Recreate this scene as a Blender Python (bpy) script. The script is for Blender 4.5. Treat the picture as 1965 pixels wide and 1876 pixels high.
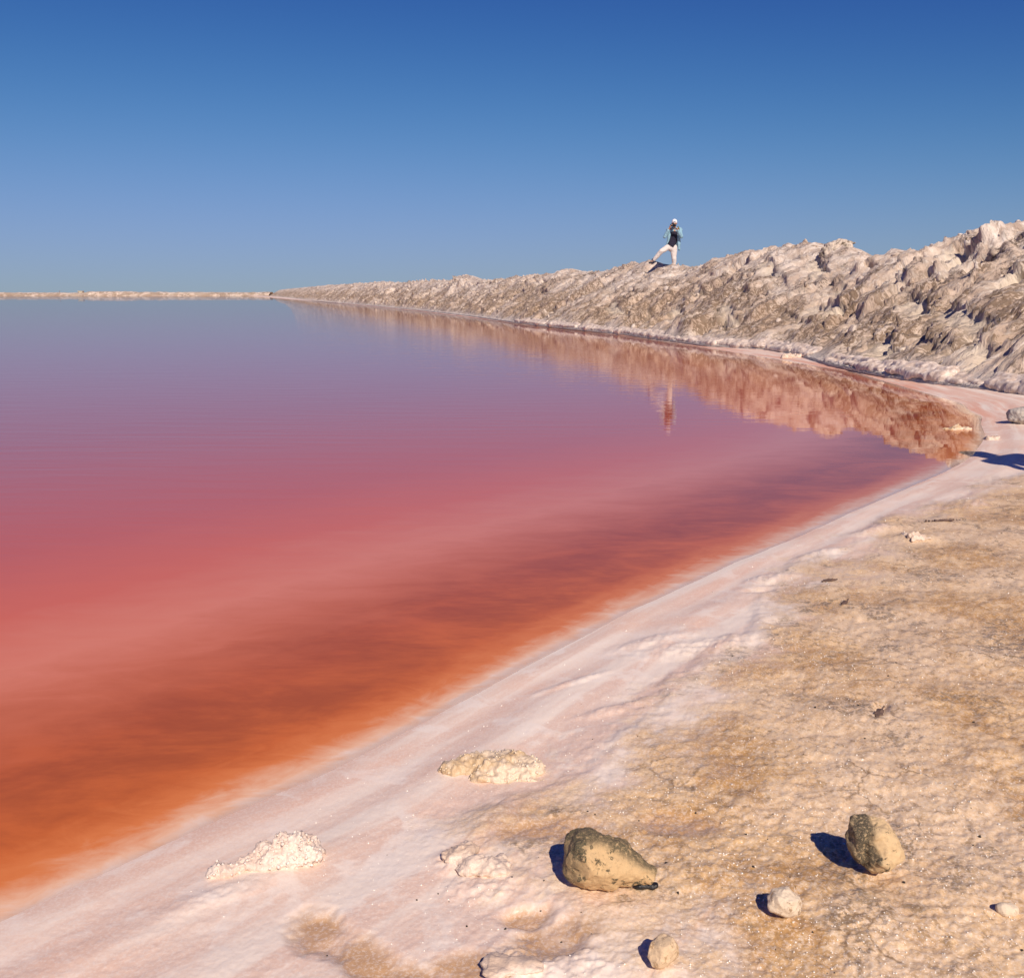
import bpy, bmesh, math, random
import numpy as np
from mathutils import Vector, Matrix

for o in list(bpy.data.objects):
    bpy.data.objects.remove(o, do_unlink=True)
scene = bpy.context.scene
COL = scene.collection
rng = np.random.default_rng(7)
random.seed(7)

# ------------------------------------------------------------------ camera
FPX, CAMH, HOR = 1887.0, 1.15, 562.0            # focal length, camera height, horizon row (picture 1965 x 1876)
PITCH = math.atan((938 - HOR) / FPX)
cam = bpy.data.objects.new('camera_view', bpy.data.cameras.new('camera_view'))
COL.objects.link(cam)
cam.location = (0, 0, CAMH)
cam.rotation_euler = (math.pi / 2 - PITCH, 0, 0)
cam.data.sensor_fit = 'HORIZONTAL'
cam.data.sensor_width = 36
cam.data.lens = 36 * FPX / 1965
cam.data.clip_start = 0.05
cam.data.clip_end = 20000
scene.camera = cam

# ------------------------------------------------------------------ sky, sun, exposure
SUN_EL, SUN_AZ = math.radians(41), math.radians(164)      # azimuth clockwise from +Y
world = bpy.data.worlds.new('World')
scene.world = world
world.use_nodes = True
wn = world.node_tree
bg = wn.nodes['Background']
sky = wn.nodes.new('ShaderNodeTexSky')
sky.sky_type = 'NISHITA'
sky.sun_disc = False
sky.sun_elevation = SUN_EL
sky.sun_rotation = SUN_AZ
sky.altitude = 0
sky.air_density = 1.0
sky.dust_density = 0.0
sky.ozone_density = 1.0
sep = wn.nodes.new('ShaderNodeSeparateColor')
cmb = wn.nodes.new('ShaderNodeCombineColor')
wn.links.new(sky.outputs[0], sep.inputs[0])
def wmath(op, p, q):
    n = wn.nodes.new('ShaderNodeMath'); n.operation = op
    for i, v in enumerate((p, q)):
        if isinstance(v, (int, float)):
            n.inputs[i].default_value = v
        else:
            wn.links.new(v, n.inputs[i])
    return n.outputs[0]
# tone of the photograph's sky: deep polarised blue above, flat grey-blue haze low down
for k, (top_, knee, lin) in enumerate([(2.25, 154.0, 0.06), (3.15, 145.0, 0.08), (0.0, 1.0, 0.65)]):
    x = sep.outputs[k]
    x3 = wmath('POWER', x, 3.0)
    y = wmath('MULTIPLY', wmath('DIVIDE', x3, wmath('ADD', x3, knee)), top_)
    wn.links.new(wmath('ADD', y, wmath('MULTIPLY', x, lin)), cmb.inputs[k])
wn.links.new(cmb.outputs[0], bg.inputs[0])
bg.inputs[1].default_value = 0.1

sun = bpy.data.objects.new('sun', bpy.data.lights.new('sun', 'SUN'))
COL.objects.link(sun)
sun.data.energy = 5.0
sun.data.angle = math.radians(0.53)
sun.data.color = (1.0, 0.865, 0.73)
SUND = Vector((math.sin(SUN_AZ) * math.cos(SUN_EL), math.cos(SUN_AZ) * math.cos(SUN_EL), math.sin(SUN_EL)))
sun.rotation_euler = SUND.to_track_quat('Z', 'Y').to_euler()
sun.location = (10, -10, 20)

scene.view_settings.view_transform = 'Standard'
scene.view_settings.look = 'None'
scene.view_settings.exposure = 0.0
scene.view_settings.gamma = 1.0
scene.view_settings.use_curve_mapping = False
scene.render.engine = 'CYCLES'

# ------------------------------------------------------------------ noise
def _hash(ix, iy, iz, seed):
    h = (ix.astype(np.int64) * 374761393 + iy.astype(np.int64) * 668265263 + iz.astype(np.int64) * 2147483647 + seed * 144269) & 0xFFFFFFFF
    h = ((h ^ (h >> 13)) * 1274126177) & 0xFFFFFFFF
    return (h ^ (h >> 16)) & 0xFFFFFFFF

_ang = np.arange(256) * (2 * math.pi / 256)
_GX, _GY = np.cos(_ang), np.sin(_ang)

def perlin2(x, y, seed=0):
    x = np.asarray(x, float); y = np.asarray(y, float)
    ix = np.floor(x); iy = np.floor(y)
    fx = x - ix; fy = y - iy
    ix = ix.astype(np.int64); iy = iy.astype(np.int64)
    z = np.zeros_like(ix)
    def g(dx, dy):
        h = _hash(ix + dx, iy + dy, z, seed) & 255
        return _GX[h] * (fx - dx) + _GY[h] * (fy - dy)
    u = fx * fx * fx * (fx * (fx * 6 - 15) + 10)
    v = fy * fy * fy * (fy * (fy * 6 - 15) + 10)
    a = g(0, 0); b = g(1, 0); c = g(0, 1); d = g(1, 1)
    return ((a + (b - a) * u) + ((c + (d - c) * u) - (a + (b - a) * u)) * v) * 1.4

def vnoise3(p, seed=0):
    i = np.floor(p).astype(np.int64); f = p - i
    f = f * f * (3 - 2 * f)
    def h(a, b, c):
        return (_hash(i[:, 0] + a, i[:, 1] + b, i[:, 2] + c, seed) & 0xFFFF) / 32767.5 - 1
    r = 0
    for a in (0, 1):
        for b in (0, 1):
            for c in (0, 1):
                w = (f[:, 0] if a else 1 - f[:, 0]) * (f[:, 1] if b else 1 - f[:, 1]) * (f[:, 2] if c else 1 - f[:, 2])
                r = r + w * h(a, b, c)
    return r

def fbm2(x, y, octs=4, seed=0, gain=0.5, lac=2.03):
    a, r = 1.0, 0
    for k in range(octs):
        r = r + a * perlin2(x, y, seed + k * 17)
        x = x * lac + 3.7; y = y * lac - 1.3; a *= gain
    return r

def ridge2(x, y, octs=4, seed=0, gain=0.5, lac=2.1):
    a, r = 1.0, 0
    for k in range(octs):
        r = r + a * (1 - 2 * np.abs(perlin2(x, y, seed + k * 13)))
        x = x * lac + 1.7; y = y * lac + 5.1; a *= gain
    return r

def fbm3(p, octs=4, seed=0, gain=0.5):
    a, r = 1.0, 0
    for k in range(octs):
        r = r + a * vnoise3(p, seed + 11 * k)
        p = p * 2.07 + 4.3; a *= gain
    return r

def sst(a, b, x):
    t = np.clip((x - a) / (b - a), 0, 1)
    return t * t * (3 - 2 * t)

# ------------------------------------------------------------------ picture -> place
def ray(u, v):
    x = (u - 982.5) / FPX; y = (938 - v) / FPX
    return np.array([x, math.cos(PITCH) + y * math.sin(PITCH), -math.sin(PITCH) + y * math.cos(PITCH)])

def G(u, v, z=0.0):
    d = ray(u, v)
    return d[:2] * ((z - CAMH) / d[2])

# ------------------------------------------------------------------ materials
class NT:
    def __init__(self, name):
        self.m = bpy.data.materials.new(name)
        self.m.use_nodes = True
        self.t = self.m.node_tree
        self.b = self.t.nodes['Principled BSDF']
        self.o = self.t.nodes['Material Output']
    def node(self, typ, **kw):
        n = self.t.nodes.new(typ)
        for k, v in kw.items():
            setattr(n, k, v)
        return n
    def put(self, sock, val):
        if hasattr(val, 'is_linked') or isinstance(val, bpy.types.NodeSocket):
            self.t.links.new(val, sock)
        else:
            if hasattr(sock.default_value, '__len__') and not isinstance(val, str):
                val = tuple(val) + (1,) * (len(sock.default_value) - len(val))
            sock.default_value = val
    def coord(self, scale=(1, 1, 1), rot=(0, 0, 0), kind='Object'):
        tc = self.node('ShaderNodeTexCoord'); mp = self.node('ShaderNodeMapping')
        self.put(mp.inputs['Vector'], tc.outputs[kind])
        mp.inputs['Scale'].default_value = scale; mp.inputs['Rotation'].default_value = rot
        return mp.outputs[0]
    def noise(self, vec, scale, detail=4, rough=0.55, dist=0.0):
        n = self.node('ShaderNodeTexNoise')
        self.put(n.inputs['Vector'], vec)
        n.inputs['Scale'].default_value = scale; n.inputs['Detail'].default_value = detail
        n.inputs['Roughness'].default_value = rough; n.inputs['Distortion'].default_value = dist
        return n.outputs['Fac']
    def voro(self, vec, scale, feature='F1', out='Distance', rand=1.0):
        n = self.node('ShaderNodeTexVoronoi', feature=feature)
        self.put(n.inputs['Vector'], vec); n.inputs['Scale'].default_value = scale
        n.inputs['Randomness'].default_value = rand
        return n.outputs[out]
    def attr(self, name):
        return self.node('ShaderNodeAttribute', attribute_name=name).outputs['Fac']
    def vattr(self, name):
        return self.node('ShaderNodeAttribute', attribute_name=name).outputs['Vector']
    def math(self, op, a, b=0.0, clamp=False):
        n = self.node('ShaderNodeMath', operation=op, use_clamp=clamp)
        self.put(n.inputs[0], a)
        self.put(n.inputs[1], b)
        return n.outputs[0]
    def step(self, x, a, b):
        n = self.node('ShaderNodeMapRange', interpolation_type='SMOOTHSTEP')
        self.put(n.inputs[0], x)
        n.inputs[1].default_value = a; n.inputs[2].default_value = b
        return n.outputs[0]
    def mix(self, fac, a, b, mode='MIX'):
        n = self.node('ShaderNodeMix', data_type='RGBA', blend_type=mode)
        self.put(n.inputs[0], fac); self.put(n.inputs[6], a); self.put(n.inputs[7], b)
        return n.outputs[2]
    def ramp(self, x, stops):
        n = self.node('ShaderNodeValToRGB')
        e = n.color_ramp.elements
        while len(e) < len(stops):
            e.new(0.5)
        for k, (p, c) in enumerate(stops):
            e[k].position = p; e[k].color = tuple(c) + (1,)
        self.put(n.inputs[0], x)
        return n.outputs[0]
    def bump(self, h, strength=1.0, dist=0.01, normal=None):
        n = self.node('ShaderNodeBump')
        n.inputs['Strength'].default_value = strength; n.inputs['Distance'].default_value = dist
        self.put(n.inputs['Height'], h)
        if normal is not None:
            self.put(n.inputs['Normal'], normal)
        return n.outputs[0]
    def set(self, **kw):
        for k, v in kw.items():
            self.put(self.b.inputs[k.replace('_', ' ')], v)
        return self.m

def plain(name, col, rough=0.7, var=0.12, scale=30, bump=0.0):
    t = NT(name)
    n = t.noise(t.coord(), scale, 4)
    c = t.mix(n, [x * (1 - var) for x in col], [min(1, x * (1 + var)) for x in col])
    kw = dict(Base_Color=c, Roughness=rough)
    if bump:
        kw['Normal'] = t.bump(n, 1.0, bump)
    return t.set(**kw)

# --- salt ground
def mat_ground():
    t = NT('salt_ground')
    P = t.coord()
    tan = t.attr('tan'); red = t.attr('stain'); pud = t.attr('puddle'); bed = t.attr('bed')
    st = t.vattr('flow')
    nb = t.noise(P, 1.7, 5, 0.6); nm = t.noise(P, 7, 6, 0.62, 0.6); nf = t.noise(P, 34, 5, 0.65); ng = t.noise(P, 160, 3, 0.7)
    streak = t.noise(st, 1.0, 4, 0.55, 0.3)
    # pink salt
    pink = t.mix(t.step(streak, 0.40, 0.60), (0.76, 0.555, 0.44), (0.87, 0.735, 0.615))
    pink = t.mix(t.math('MULTIPLY', t.step(nm, 0.5, 0.62), 0.7), pink, (0.88, 0.77, 0.67))
    pink = t.mix(t.math('MULTIPLY', t.step(nb, 0.52, 0.66), 0.6), pink, (0.80, 0.53, 0.39))
    # tan crust
    tc = t.mix(t.step(nm, 0.40, 0.60), (0.50, 0.285, 0.105), (0.72, 0.48, 0.245))
    tc = t.mix(t.math('MULTIPLY', t.step(nb, 0.46, 0.60), 0.75), tc, (0.78, 0.575, 0.375))
    tc = t.mix(t.math('MULTIPLY', t.step(nf, 0.53, 0.62), 0.55), tc, (0.78, 0.59, 0.38))
    tc = t.mix(t.math('MULTIPLY', t.step(nf, 0.46, 0.37), 0.6), tc, (0.27, 0.165, 0.075))
    # fine dark net in hollows of the crust and specks
    dirtmask = t.math('MULTIPLY', t.step(t.noise(P, 4.3, 5, 0.6), 0.53, 0.62), t.step(nf, 0.47, 0.56))
    tc = t.mix(t.math('MULTIPLY', dirtmask, 0.75), tc, (0.15, 0.092, 0.045))
    wv_ = t.node('ShaderNodeTexNoise'); t.put(wv_.inputs['Vector'], P); wv_.inputs['Scale'].default_value = 9; wv_.inputs['Detail'].default_value = 5
    wa = t.node('ShaderNodeVectorMath', operation='MULTIPLY_ADD'); t.put(wa.inputs[0], wv_.outputs['Color']); wa.inputs[1].default_value = (0.16, 0.16, 0.0); t.put(wa.inputs[2], P)
    vein = t.step(t.voro(wa.outputs[0], 6.5, 'DISTANCE_TO_EDGE'), 0.035, 0.004)
    vein = t.math('MULTIPLY', vein, t.step(t.noise(P, 2.6, 4, 0.6), 0.48, 0.62))
    tc = t.mix(t.math('MULTIPLY', vein, 0.7), tc, (0.22, 0.13, 0.06))
    fl = t.math('MULTIPLY', t.step(t.voro(P, 120), 0.16, 0.06), t.step(nb, 0.35, 0.6))
    tc = t.mix(t.math('MULTIPLY', fl, 0.8), tc, (0.88, 0.82, 0.74))
    edge = t.math('ADD', tan, t.math('MULTIPLY', t.math('SUBTRACT', nm, 0.5), 1.1))
    edge = t.math('ADD', edge, t.math('MULTIPLY', t.math('SUBTRACT', nf, 0.5), 0.7))
    tm = t.step(edge, 0.18, 0.86)
    c = t.mix(tm, pink, tc)
    # orange and brine stains
    c = t.mix(t.math('MULTIPLY', red, t.step(t.noise(st, 0.8, 5, 0.6), 0.35, 0.6)), c, (0.72, 0.27, 0.13))
    c = t.mix(t.math('MULTIPLY', pud, t.step(nm, 0.2, 0.55)), c, (0.56, 0.345, 0.185))
    c = t.mix(t.math('MULTIPLY', t.step(ng, 0.48, 0.62), 0.35), c, (0.86, 0.77, 0.68))
    c = t.mix(t.math('MULTIPLY', t.step(ng, 0.46, 0.36), t.math('ADD', 0.06, t.math('MULTIPLY', tm, 0.18))), c, (0.33, 0.21, 0.11))
    c = t.mix(bed, c, (0.74, 0.55, 0.48))
    h = t.math('ADD', t.math('MULTIPLY', nf, 0.55), t.math('MULTIPLY', ng, 0.5))
    h = t.math('MULTIPLY', h, t.math('ADD', t.math('MULTIPLY', tm, 0.8), 0.25))
    h = t.math('MULTIPLY', h, t.math('SUBTRACT', 1.0, t.math('MULTIPLY', pud, 0.9)))
    nrm = t.bump(h, 0.32, 0.009)
    rough = t.math('SUBTRACT', 0.52, t.math('MULTIPLY', pud, 0.42))
    t.set(Base_Color=c, Roughness=rough, Normal=nrm)
    t.b.inputs['Subsurface Weight'].default_value = 0.0
    return t.m

# --- brine
def mat_water():
    t = NT('pink_brine')
    sd = t.attr('depthdist')
    fl = t.vattr('flow')
    P = t.coord()
    n1 = t.noise(fl, 1.0, 5, 0.6, 0.4)
    n2 = t.noise(t.coord((0.9, 2.2, 1), (0, 0, math.radians(-20))), 2.6, 6, 0.62, 0.5)
    n3 = t.noise(t.coord((0.5, 1.4, 1), (0, 0, math.radians(-25))), 14, 4, 0.65)
    x = t.math('ADD', sd, t.math('MULTIPLY', t.math('SUBTRACT', n2, 0.5), t.math('MULTIPLY', t.step(sd, 0.0, 1.0), 0.55)))
    x = t.math('ADD', x, t.math('MULTIPLY', t.math('SUBTRACT', n1, 0.5), 0.16))
    n5 = t.noise(t.coord((1, 1.6, 1), (0, 0, math.radians(-35))), 7.0, 5, 0.68, 0.8)
    x = t.math('ADD', x, t.math('MULTIPLY', t.math('SUBTRACT', n5, 0.5), t.math('MULTIPLY', t.step(sd, 0.9, 0.1), 0.17)))
    x = t.math('DIVIDE', t.math('ADD', x, 0.045), 6.0)
    col = t.ramp(x, [(0.0, (0.82, 0.64, 0.53)), (0.008, (0.80, 0.48, 0.31)), (0.022, (0.69, 0.215, 0.065)), (0.04, (0.62, 0.155, 0.036)), (0.10, (0.54, 0.125, 0.036)),
                     (0.15, (0.58, 0.155, 0.065)), (0.215, (0.715, 0.23, 0.135)), (0.31, (0.68, 0.155, 0.075)), (0.45, (0.60, 0.125, 0.066)),
                     (1.0, (0.52, 0.115, 0.075))])
    band = t.math('MULTIPLY', t.step(x, 0.022, 0.055), t.step(x, 0.17, 0.085))
    n4 = t.noise(t.coord((0.9, 1.5, 1), (0, 0, math.radians(-35))), 1.7, 6, 0.62, 0.6)
    dk = t.math('MULTIPLY', t.step(t.math('ADD', t.math('MULTIPLY', n4, 0.75), t.math('MULTIPLY', n3, 0.25)), 0.34, 0.62), band)
    col = t.mix(t.math('MULTIPLY', dk, 0.62), col, (0.27, 0.06, 0.02))
    alpha = t.step(t.math('ADD', sd, t.math('MULTIPLY', t.math('SUBTRACT', n1, 0.5), 0.10)), -0.09, 0.0)
    calm = t.math('ADD', t.math('MULTIPLY', t.step(sd, 0.2, 6.0), 0.9), 0.08)
    w1 = t.noise(t.coord((0.9, 6.0, 1), (0, 0, math.radians(4))), 1.0, 3, 0.55, 0.2)
    w2 = t.noise(t.coord((3.0, 17.0, 1), (0, 0, math.radians(-5))), 1.0, 2, 0.5)
    hh = t.math('MULTIPLY', t.math('ADD', w1, t.math('MULTIPLY', w2, 0.22)), calm)
    nrm = t.bump(hh, 1.0, 0.0030)
    body = t.node('ShaderNodeBsdfDiffuse'); t.put(body.inputs[0], col)
    tr = t.node('ShaderNodeBsdfTransparent')
    mx = t.node('ShaderNodeMixShader'); t.put(mx.inputs[0], alpha)
    t.t.links.new(tr.outputs[0], mx.inputs[1]); t.t.links.new(body.outputs[0], mx.inputs[2])
    gl = t.node('ShaderNodeBsdfGlossy'); gl.inputs['Roughness'].default_value = 0.01
    t.put(gl.inputs['Normal'], nrm)
    ge = t.node('ShaderNodeNewGeometry')
    dt = t.node('ShaderNodeVectorMath', operation='DOT_PRODUCT'); t.put(dt.inputs[0], ge.outputs['Incoming']); t.put(dt.inputs[1], nrm)
    cosv = t.math('ABSOLUTE', dt.outputs['Value'])
    fres = t.math('ADD', 0.023, t.math('MULTIPLY', t.math('POWER', t.math('SUBTRACT', 1.0, cosv, True), 5.0), 0.977), True)
    m2 = t.node('ShaderNodeMixShader'); t.put(m2.inputs[0], fres)
    t.t.links.new(mx.outputs[0], m2.inputs[1]); t.t.links.new(gl.outputs[0], m2.inputs[2])
    t.t.links.new(m2.outputs[0], t.o.inputs[0])
    return t.m

# --- crusted bank
def mat_ridge():
    t = NT('salt_crust_bank')
    st = t.vattr('slope')           # metres along, metres up the slope
    hgt = t.attr('height')
    P = t.coord()
    def sc(vec, s):
        m = t.node('ShaderNodeMapping'); t.put(m.inputs[0], vec); m.inputs['Scale'].default_value = s
        return m.outputs[0]
    nb = t.noise(sc(st, (0.35, 0.22, 1)), 1.0, 5, 0.6, 0.6)
    nz = t.noise(sc(st, (0.9, 0.6, 1)), 1.0, 5, 0.6, 0.9)
    ns = t.noise(sc(st, (3.6, 1.9, 1)), 1.0, 6, 0.68, 0.8)
    nf = t.noise(sc(st, (12, 6.5, 1)), 1.0, 5, 0.72, 0.6)
    nh = t.noise(sc(st, (30, 20, 1)), 1.0, 4, 0.7)
    ng = t.noise(P, 26, 4, 0.7)
    c = t.mix(t.step(ns, 0.42, 0.57), (0.55, 0.435, 0.35), (0.76, 0.655, 0.56))
    c = t.mix(t.math('MULTIPLY', t.step(nb, 0.46, 0.60), 0.6), c, (0.63, 0.485, 0.37))
    c = t.mix(t.math('MULTIPLY', t.step(nf, 0.52, 0.60), 0.75), c, (0.82, 0.745, 0.665))
    low = t.math('MULTIPLY', t.step(hgt, 0.10, 0.24), t.step(hgt, 0.85, 0.30))
    nst = t.noise(sc(st, (10, 1.1, 1)), 1.0, 5, 0.65, 0.3)
    c = t.mix(t.math('MULTIPLY', t.step(nst, 0.50, 0.40), 0.5), c, (0.36, 0.28, 0.225))
    gr = t.math('MULTIPLY', t.step(nz, 0.47, 0.57), t.step(nf, 0.56, 0.44))
    c = t.mix(t.math('MULTIPLY', gr, 0.38), c, (0.36, 0.25, 0.18))
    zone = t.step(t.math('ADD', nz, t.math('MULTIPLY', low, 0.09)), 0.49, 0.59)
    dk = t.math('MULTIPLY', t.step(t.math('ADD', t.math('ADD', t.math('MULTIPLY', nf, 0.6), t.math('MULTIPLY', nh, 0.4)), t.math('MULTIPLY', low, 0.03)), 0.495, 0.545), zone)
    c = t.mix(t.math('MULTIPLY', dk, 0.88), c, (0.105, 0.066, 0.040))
    c = t.mix(t.math('MULTIPLY', low, 0.24), c, (0.52, 0.345, 0.20))
    foot = t.math('MULTIPLY', t.step(t.math('ADD', hgt, t.math('MULTIPLY', t.math('SUBTRACT', ns, 0.5), 0.18)), 0.17, 0.085), 0.92)
    ft = t.mix(t.step(ng, 0.35, 0.65), (0.60, 0.50, 0.43), (0.80, 0.72, 0.645))
    c = t.mix(foot, c, ft)
    fresh = t.attr('fresh')
    c = t.mix(fresh, c, t.mix(ng, (0.60, 0.49, 0.36), (0.78, 0.69, 0.58)))
    h = t.math('ADD', t.math('ADD', t.math('MULTIPLY', nh, 0.5), nf), t.math('MULTIPLY', ns, 0.9))
    nrm = t.bump(t.math('MULTIPLY', h, t.math('SUBTRACT', 1.0, t.math('MULTIPLY', foot, 0.8))), 1.0, 0.055)
    t.set(Base_Color=c, Roughness=0.88, Normal=nrm)
    return t.m

# --- loose stones
def mat_stone(name, light, dark, cut=(0.52, 0.66), scale=6.0, side=None):
    t = NT(name)
    P = t.coord()
    n1 = t.noise(P, scale, 6, 0.62, 0.8); n2 = t.noise(P, scale * 5, 5, 0.7); n3 = t.noise(P, scale * 22, 3, 0.7)
    c = t.mix(n2, [x * 0.82 for x in light], [min(1, x * 1.16) for x in light])
    f = t.step(t.math('ADD', n1, t.math('MULTIPLY', t.math('SUBTRACT', n2, 0.5), 0.5)), *cut)
    if side is not None:
        f = t.math('MULTIPLY', t.math('ADD', f, t.math('MULTIPLY', t.attr('dark_mask'), 1.0)), t.step(n2, 0.25, 0.55), True)
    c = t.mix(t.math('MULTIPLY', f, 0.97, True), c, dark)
    c = t.mix(t.math('MULTIPLY', t.step(n2, 0.52, 0.62), 0.3), c, [x * 0.5 for x in light])
    c = t.mix(t.math('MULTIPLY', t.step(n3, 0.55, 0.65), 0.4), c, [min(1, x * 1.2) for x in light])
    nrm = t.bump(t.math('ADD', n2, t.math('MULTIPLY', n3, 0.4)), 1.0, 0.012 if scale < 20 else 0.0030)
    return t.set(Base_Color=c, Roughness=0.85, Normal=nrm)

def mat_salt(name, lo, hi, rough=0.4, sss=0.25):
    t = NT(name)
    P = t.coord()
    n1 = t.noise(P, 14, 5, 0.6); n2 = t.noise(P, 90, 4, 0.7)
    c = t.mix(t.step(n1, 0.42, 0.58), lo, hi)
    c = t.mix(t.math('MULTIPLY', n2, 0.2), c, (0.84, 0.75, 0.66))
    t.set(Base_Color=c, Roughness=rough, Normal=t.bump(n2, 0.8, 0.004))
    t.b.inputs['Subsurface Weight'].default_value = sss
    t.b.inputs['Subsurface Radius'].default_value = (0.02, 0.012, 0.009)
    t.b.inputs['Subsurface Scale'].default_value = 0.5
    return t.m

# ------------------------------------------------------------------ mesh helpers
def add_mesh(name, verts, faces, mat=None, parent=None, smooth=True):
    me = bpy.data.meshes.new(name)
    verts = np.asarray(verts, np.float32)
    if isinstance(faces, np.ndarray):
        nf, k = faces.shape
        me.vertices.add(len(verts)); me.vertices.foreach_set('co', verts.ravel())
        me.loops.add(nf * k); me.polygons.add(nf)
        me.loops.foreach_set('vertex_index', faces.ravel().astype(np.int32))
        me.polygons.foreach_set('loop_start', (np.arange(nf) * k).astype(np.int32))
        me.update(calc_edges=True); me.validate()
    else:
        me.from_pydata(verts.tolist(), [], faces); me.update()
    if smooth:
        me.polygons.foreach_set('use_smooth', np.ones(len(me.polygons), bool))
    if mat:
        me.materials.append(mat)
    o = bpy.data.objects.new(name, me)
    COL.objects.link(o)
    if parent:
        o.parent = parent
    return o

def fattr(o, name, val):
    a = o.data.attributes.new(name, 'FLOAT', 'POINT')
    a.data.foreach_set('value', np.ascontiguousarray(val, np.float32).ravel())

def v3attr(o, name, val):
    a = o.data.attributes.new(name, 'FLOAT_VECTOR', 'POINT')
    a.data.foreach_set('vector', np.ascontiguousarray(val, np.float32).ravel())

def grid_faces(nr, nc, wrap=False):
    r = np.arange(nr - 1)[:, None]; c = np.arange(nc if wrap else nc - 1)[None, :]
    c2 = (c + 1) % nc
    return np.stack([r * nc + c, r * nc + c2, (r + 1) * nc + c2, (r + 1) * nc + c], -1).reshape(-1, 4)

def tag(o, label, cat, group=None):
    o['label'] = label; o['category'] = cat
    if group:
        o['group'] = group
    return o

def empty(name, loc, rz=0.0):
    o = bpy.data.objects.new(name, None)
    COL.objects.link(o)
    o.location = loc; o.rotation_euler = (0, 0, rz)
    return o

def blob(name, caps, voxel, mat, parent=None, smooth=6, wob=None, cuts=None):
    """one continuous surface grown round tapered capsules / ellipsoids"""
    bm = bmesh.new()
    for cp in caps:
        p0, r0, p1, r1 = cp[:4]
        flat = cp[4] if len(cp) > 4 else (1, 1, 1)
        p0 = Vector(p0); p1 = Vector(p1)
        L = (p1 - p0).length
        n = max(2, int(L / (0.35 * min(r0, r1))) + 1)
        n = min(n, 14)
        for k in range(n):
            f = k / (n - 1)
            M = Matrix.Translation(p0.lerp(p1, f)) @ Matrix.Diagonal((*[(r0 + (r1 - r0) * f) * s for s in flat], 1))
            bmesh.ops.create_icosphere(bm, subdivisions=2, radius=1.0, matrix=M)
    me = bpy.data.meshes.new(name); bm.to_mesh(me); bm.free()
    o = bpy.data.objects.new(name, me); COL.objects.link(o)
    md = o.modifiers.new('r', 'REMESH'); md.mode = 'VOXEL'; md.voxel_size = voxel
    sm = o.modifiers.new('s', 'SMOOTH'); sm.factor = 0.6; sm.iterations = smooth
    dg = bpy.context.evaluated_depsgraph_get()
    me2 = bpy.data.meshes.new_from_object(o.evaluated_get(dg))
    o.modifiers.clear(); o.data = me2; bpy.data.meshes.remove(me)
    me2.name = name
    me2.materials.clear()
    if wob or cuts:
        wob = wob or []
        co = np.empty(len(me2.vertices) * 3); me2.vertices.foreach_get('co', co); co = co.reshape(-1, 3)
        no = np.empty(len(me2.vertices) * 3); me2.vertex_normals.foreach_get('vector', no); no = no.reshape(-1, 3)
        if cuts:
            rc = np.random.default_rng(cuts[1])
            cen = co.mean(0)
            for k in range(cuts[0]):
                pn = rc.normal(size=3); pn /= np.linalg.norm(pn)
                pr = (co - cen) @ pn
                lim = np.percentile(pr, cuts[2] + 6 * rc.random())
                co = co - pn * (np.maximum(pr - lim, 0) * 0.9)[:, None]
        for amp, sc, oc, sd in wob:
            co = co + no * (amp * fbm3(co * sc, oc, sd))[:, None]
        me2.vertices.foreach_set('co', co.astype(np.float32).ravel()); me2.update()
    me2.polygons.foreach_set('use_smooth', np.ones(len(me2.polygons), bool))
    me2.materials.append(mat)
    if parent:
        o.parent = parent
    return o

# ------------------------------------------------------------------ shore of the lake
near_px = [(0, 1745), (200, 1655), (400, 1562), (600, 1476), (800, 1376), (1000, 1270), (1200, 1165), (1400, 1075), (1500, 1035), (1600, 990),
           (1700, 948), (1800, 905), (1855, 875), (1880, 838), (1872, 812), (1875, 800), (1850, 788), (1840, 775), (1770, 755), (1700, 735), (1640, 716), (1560, 703),
           (1500, 692), (1400, 676), (1300, 660), (1200, 645), (1100, 634), (1000, 623), (900, 609), (800, 597), (700, 587), (600, 578)]
shore = [np.array(p) for p in [(-400, -330), (-60, -70), (-9, -9), (-3.2, -1.3), (-1.75, 0.75)]] + [G(*p) for p in near_px] + \
        [np.array(p) for p in [(-98, 373), (-130, 376), (-700, 380)]]
shore = np.array(shore)

def lake_sd(x, y):
    """distance to the shore line, positive on land"""
    x = x.ravel(); y = y.ravel()
    best = np.full(x.shape, 1e18); inside = np.zeros(x.shape, bool); alongb = np.zeros(x.shape)
    acc = 0.0
    n = len(shore)
    for i in range(n):
        a = shore[i]; b = shore[(i + 1) % n]
        e = b - a; L = math.hypot(*e)
        t = np.clip(((x - a[0]) * e[0] + (y - a[1]) * e[1]) / (L * L), 0, 1)
        d = (x - a[0] - t * e[0]) ** 2 + (y - a[1] - t * e[1]) ** 2
        m = d < best
        best = np.where(m, d, best); alongb = np.where(m, acc + t * L, alongb)
        acc += L
        cr = (a[1] > y) != (b[1] > y)
        xi = a[0] + (y - a[1]) / (b[1] - a[1] + 1e-12) * e[0]
        inside ^= cr & (x < xi)
    return np.where(inside, -1, 1) * np.sqrt(best), alongb

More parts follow.
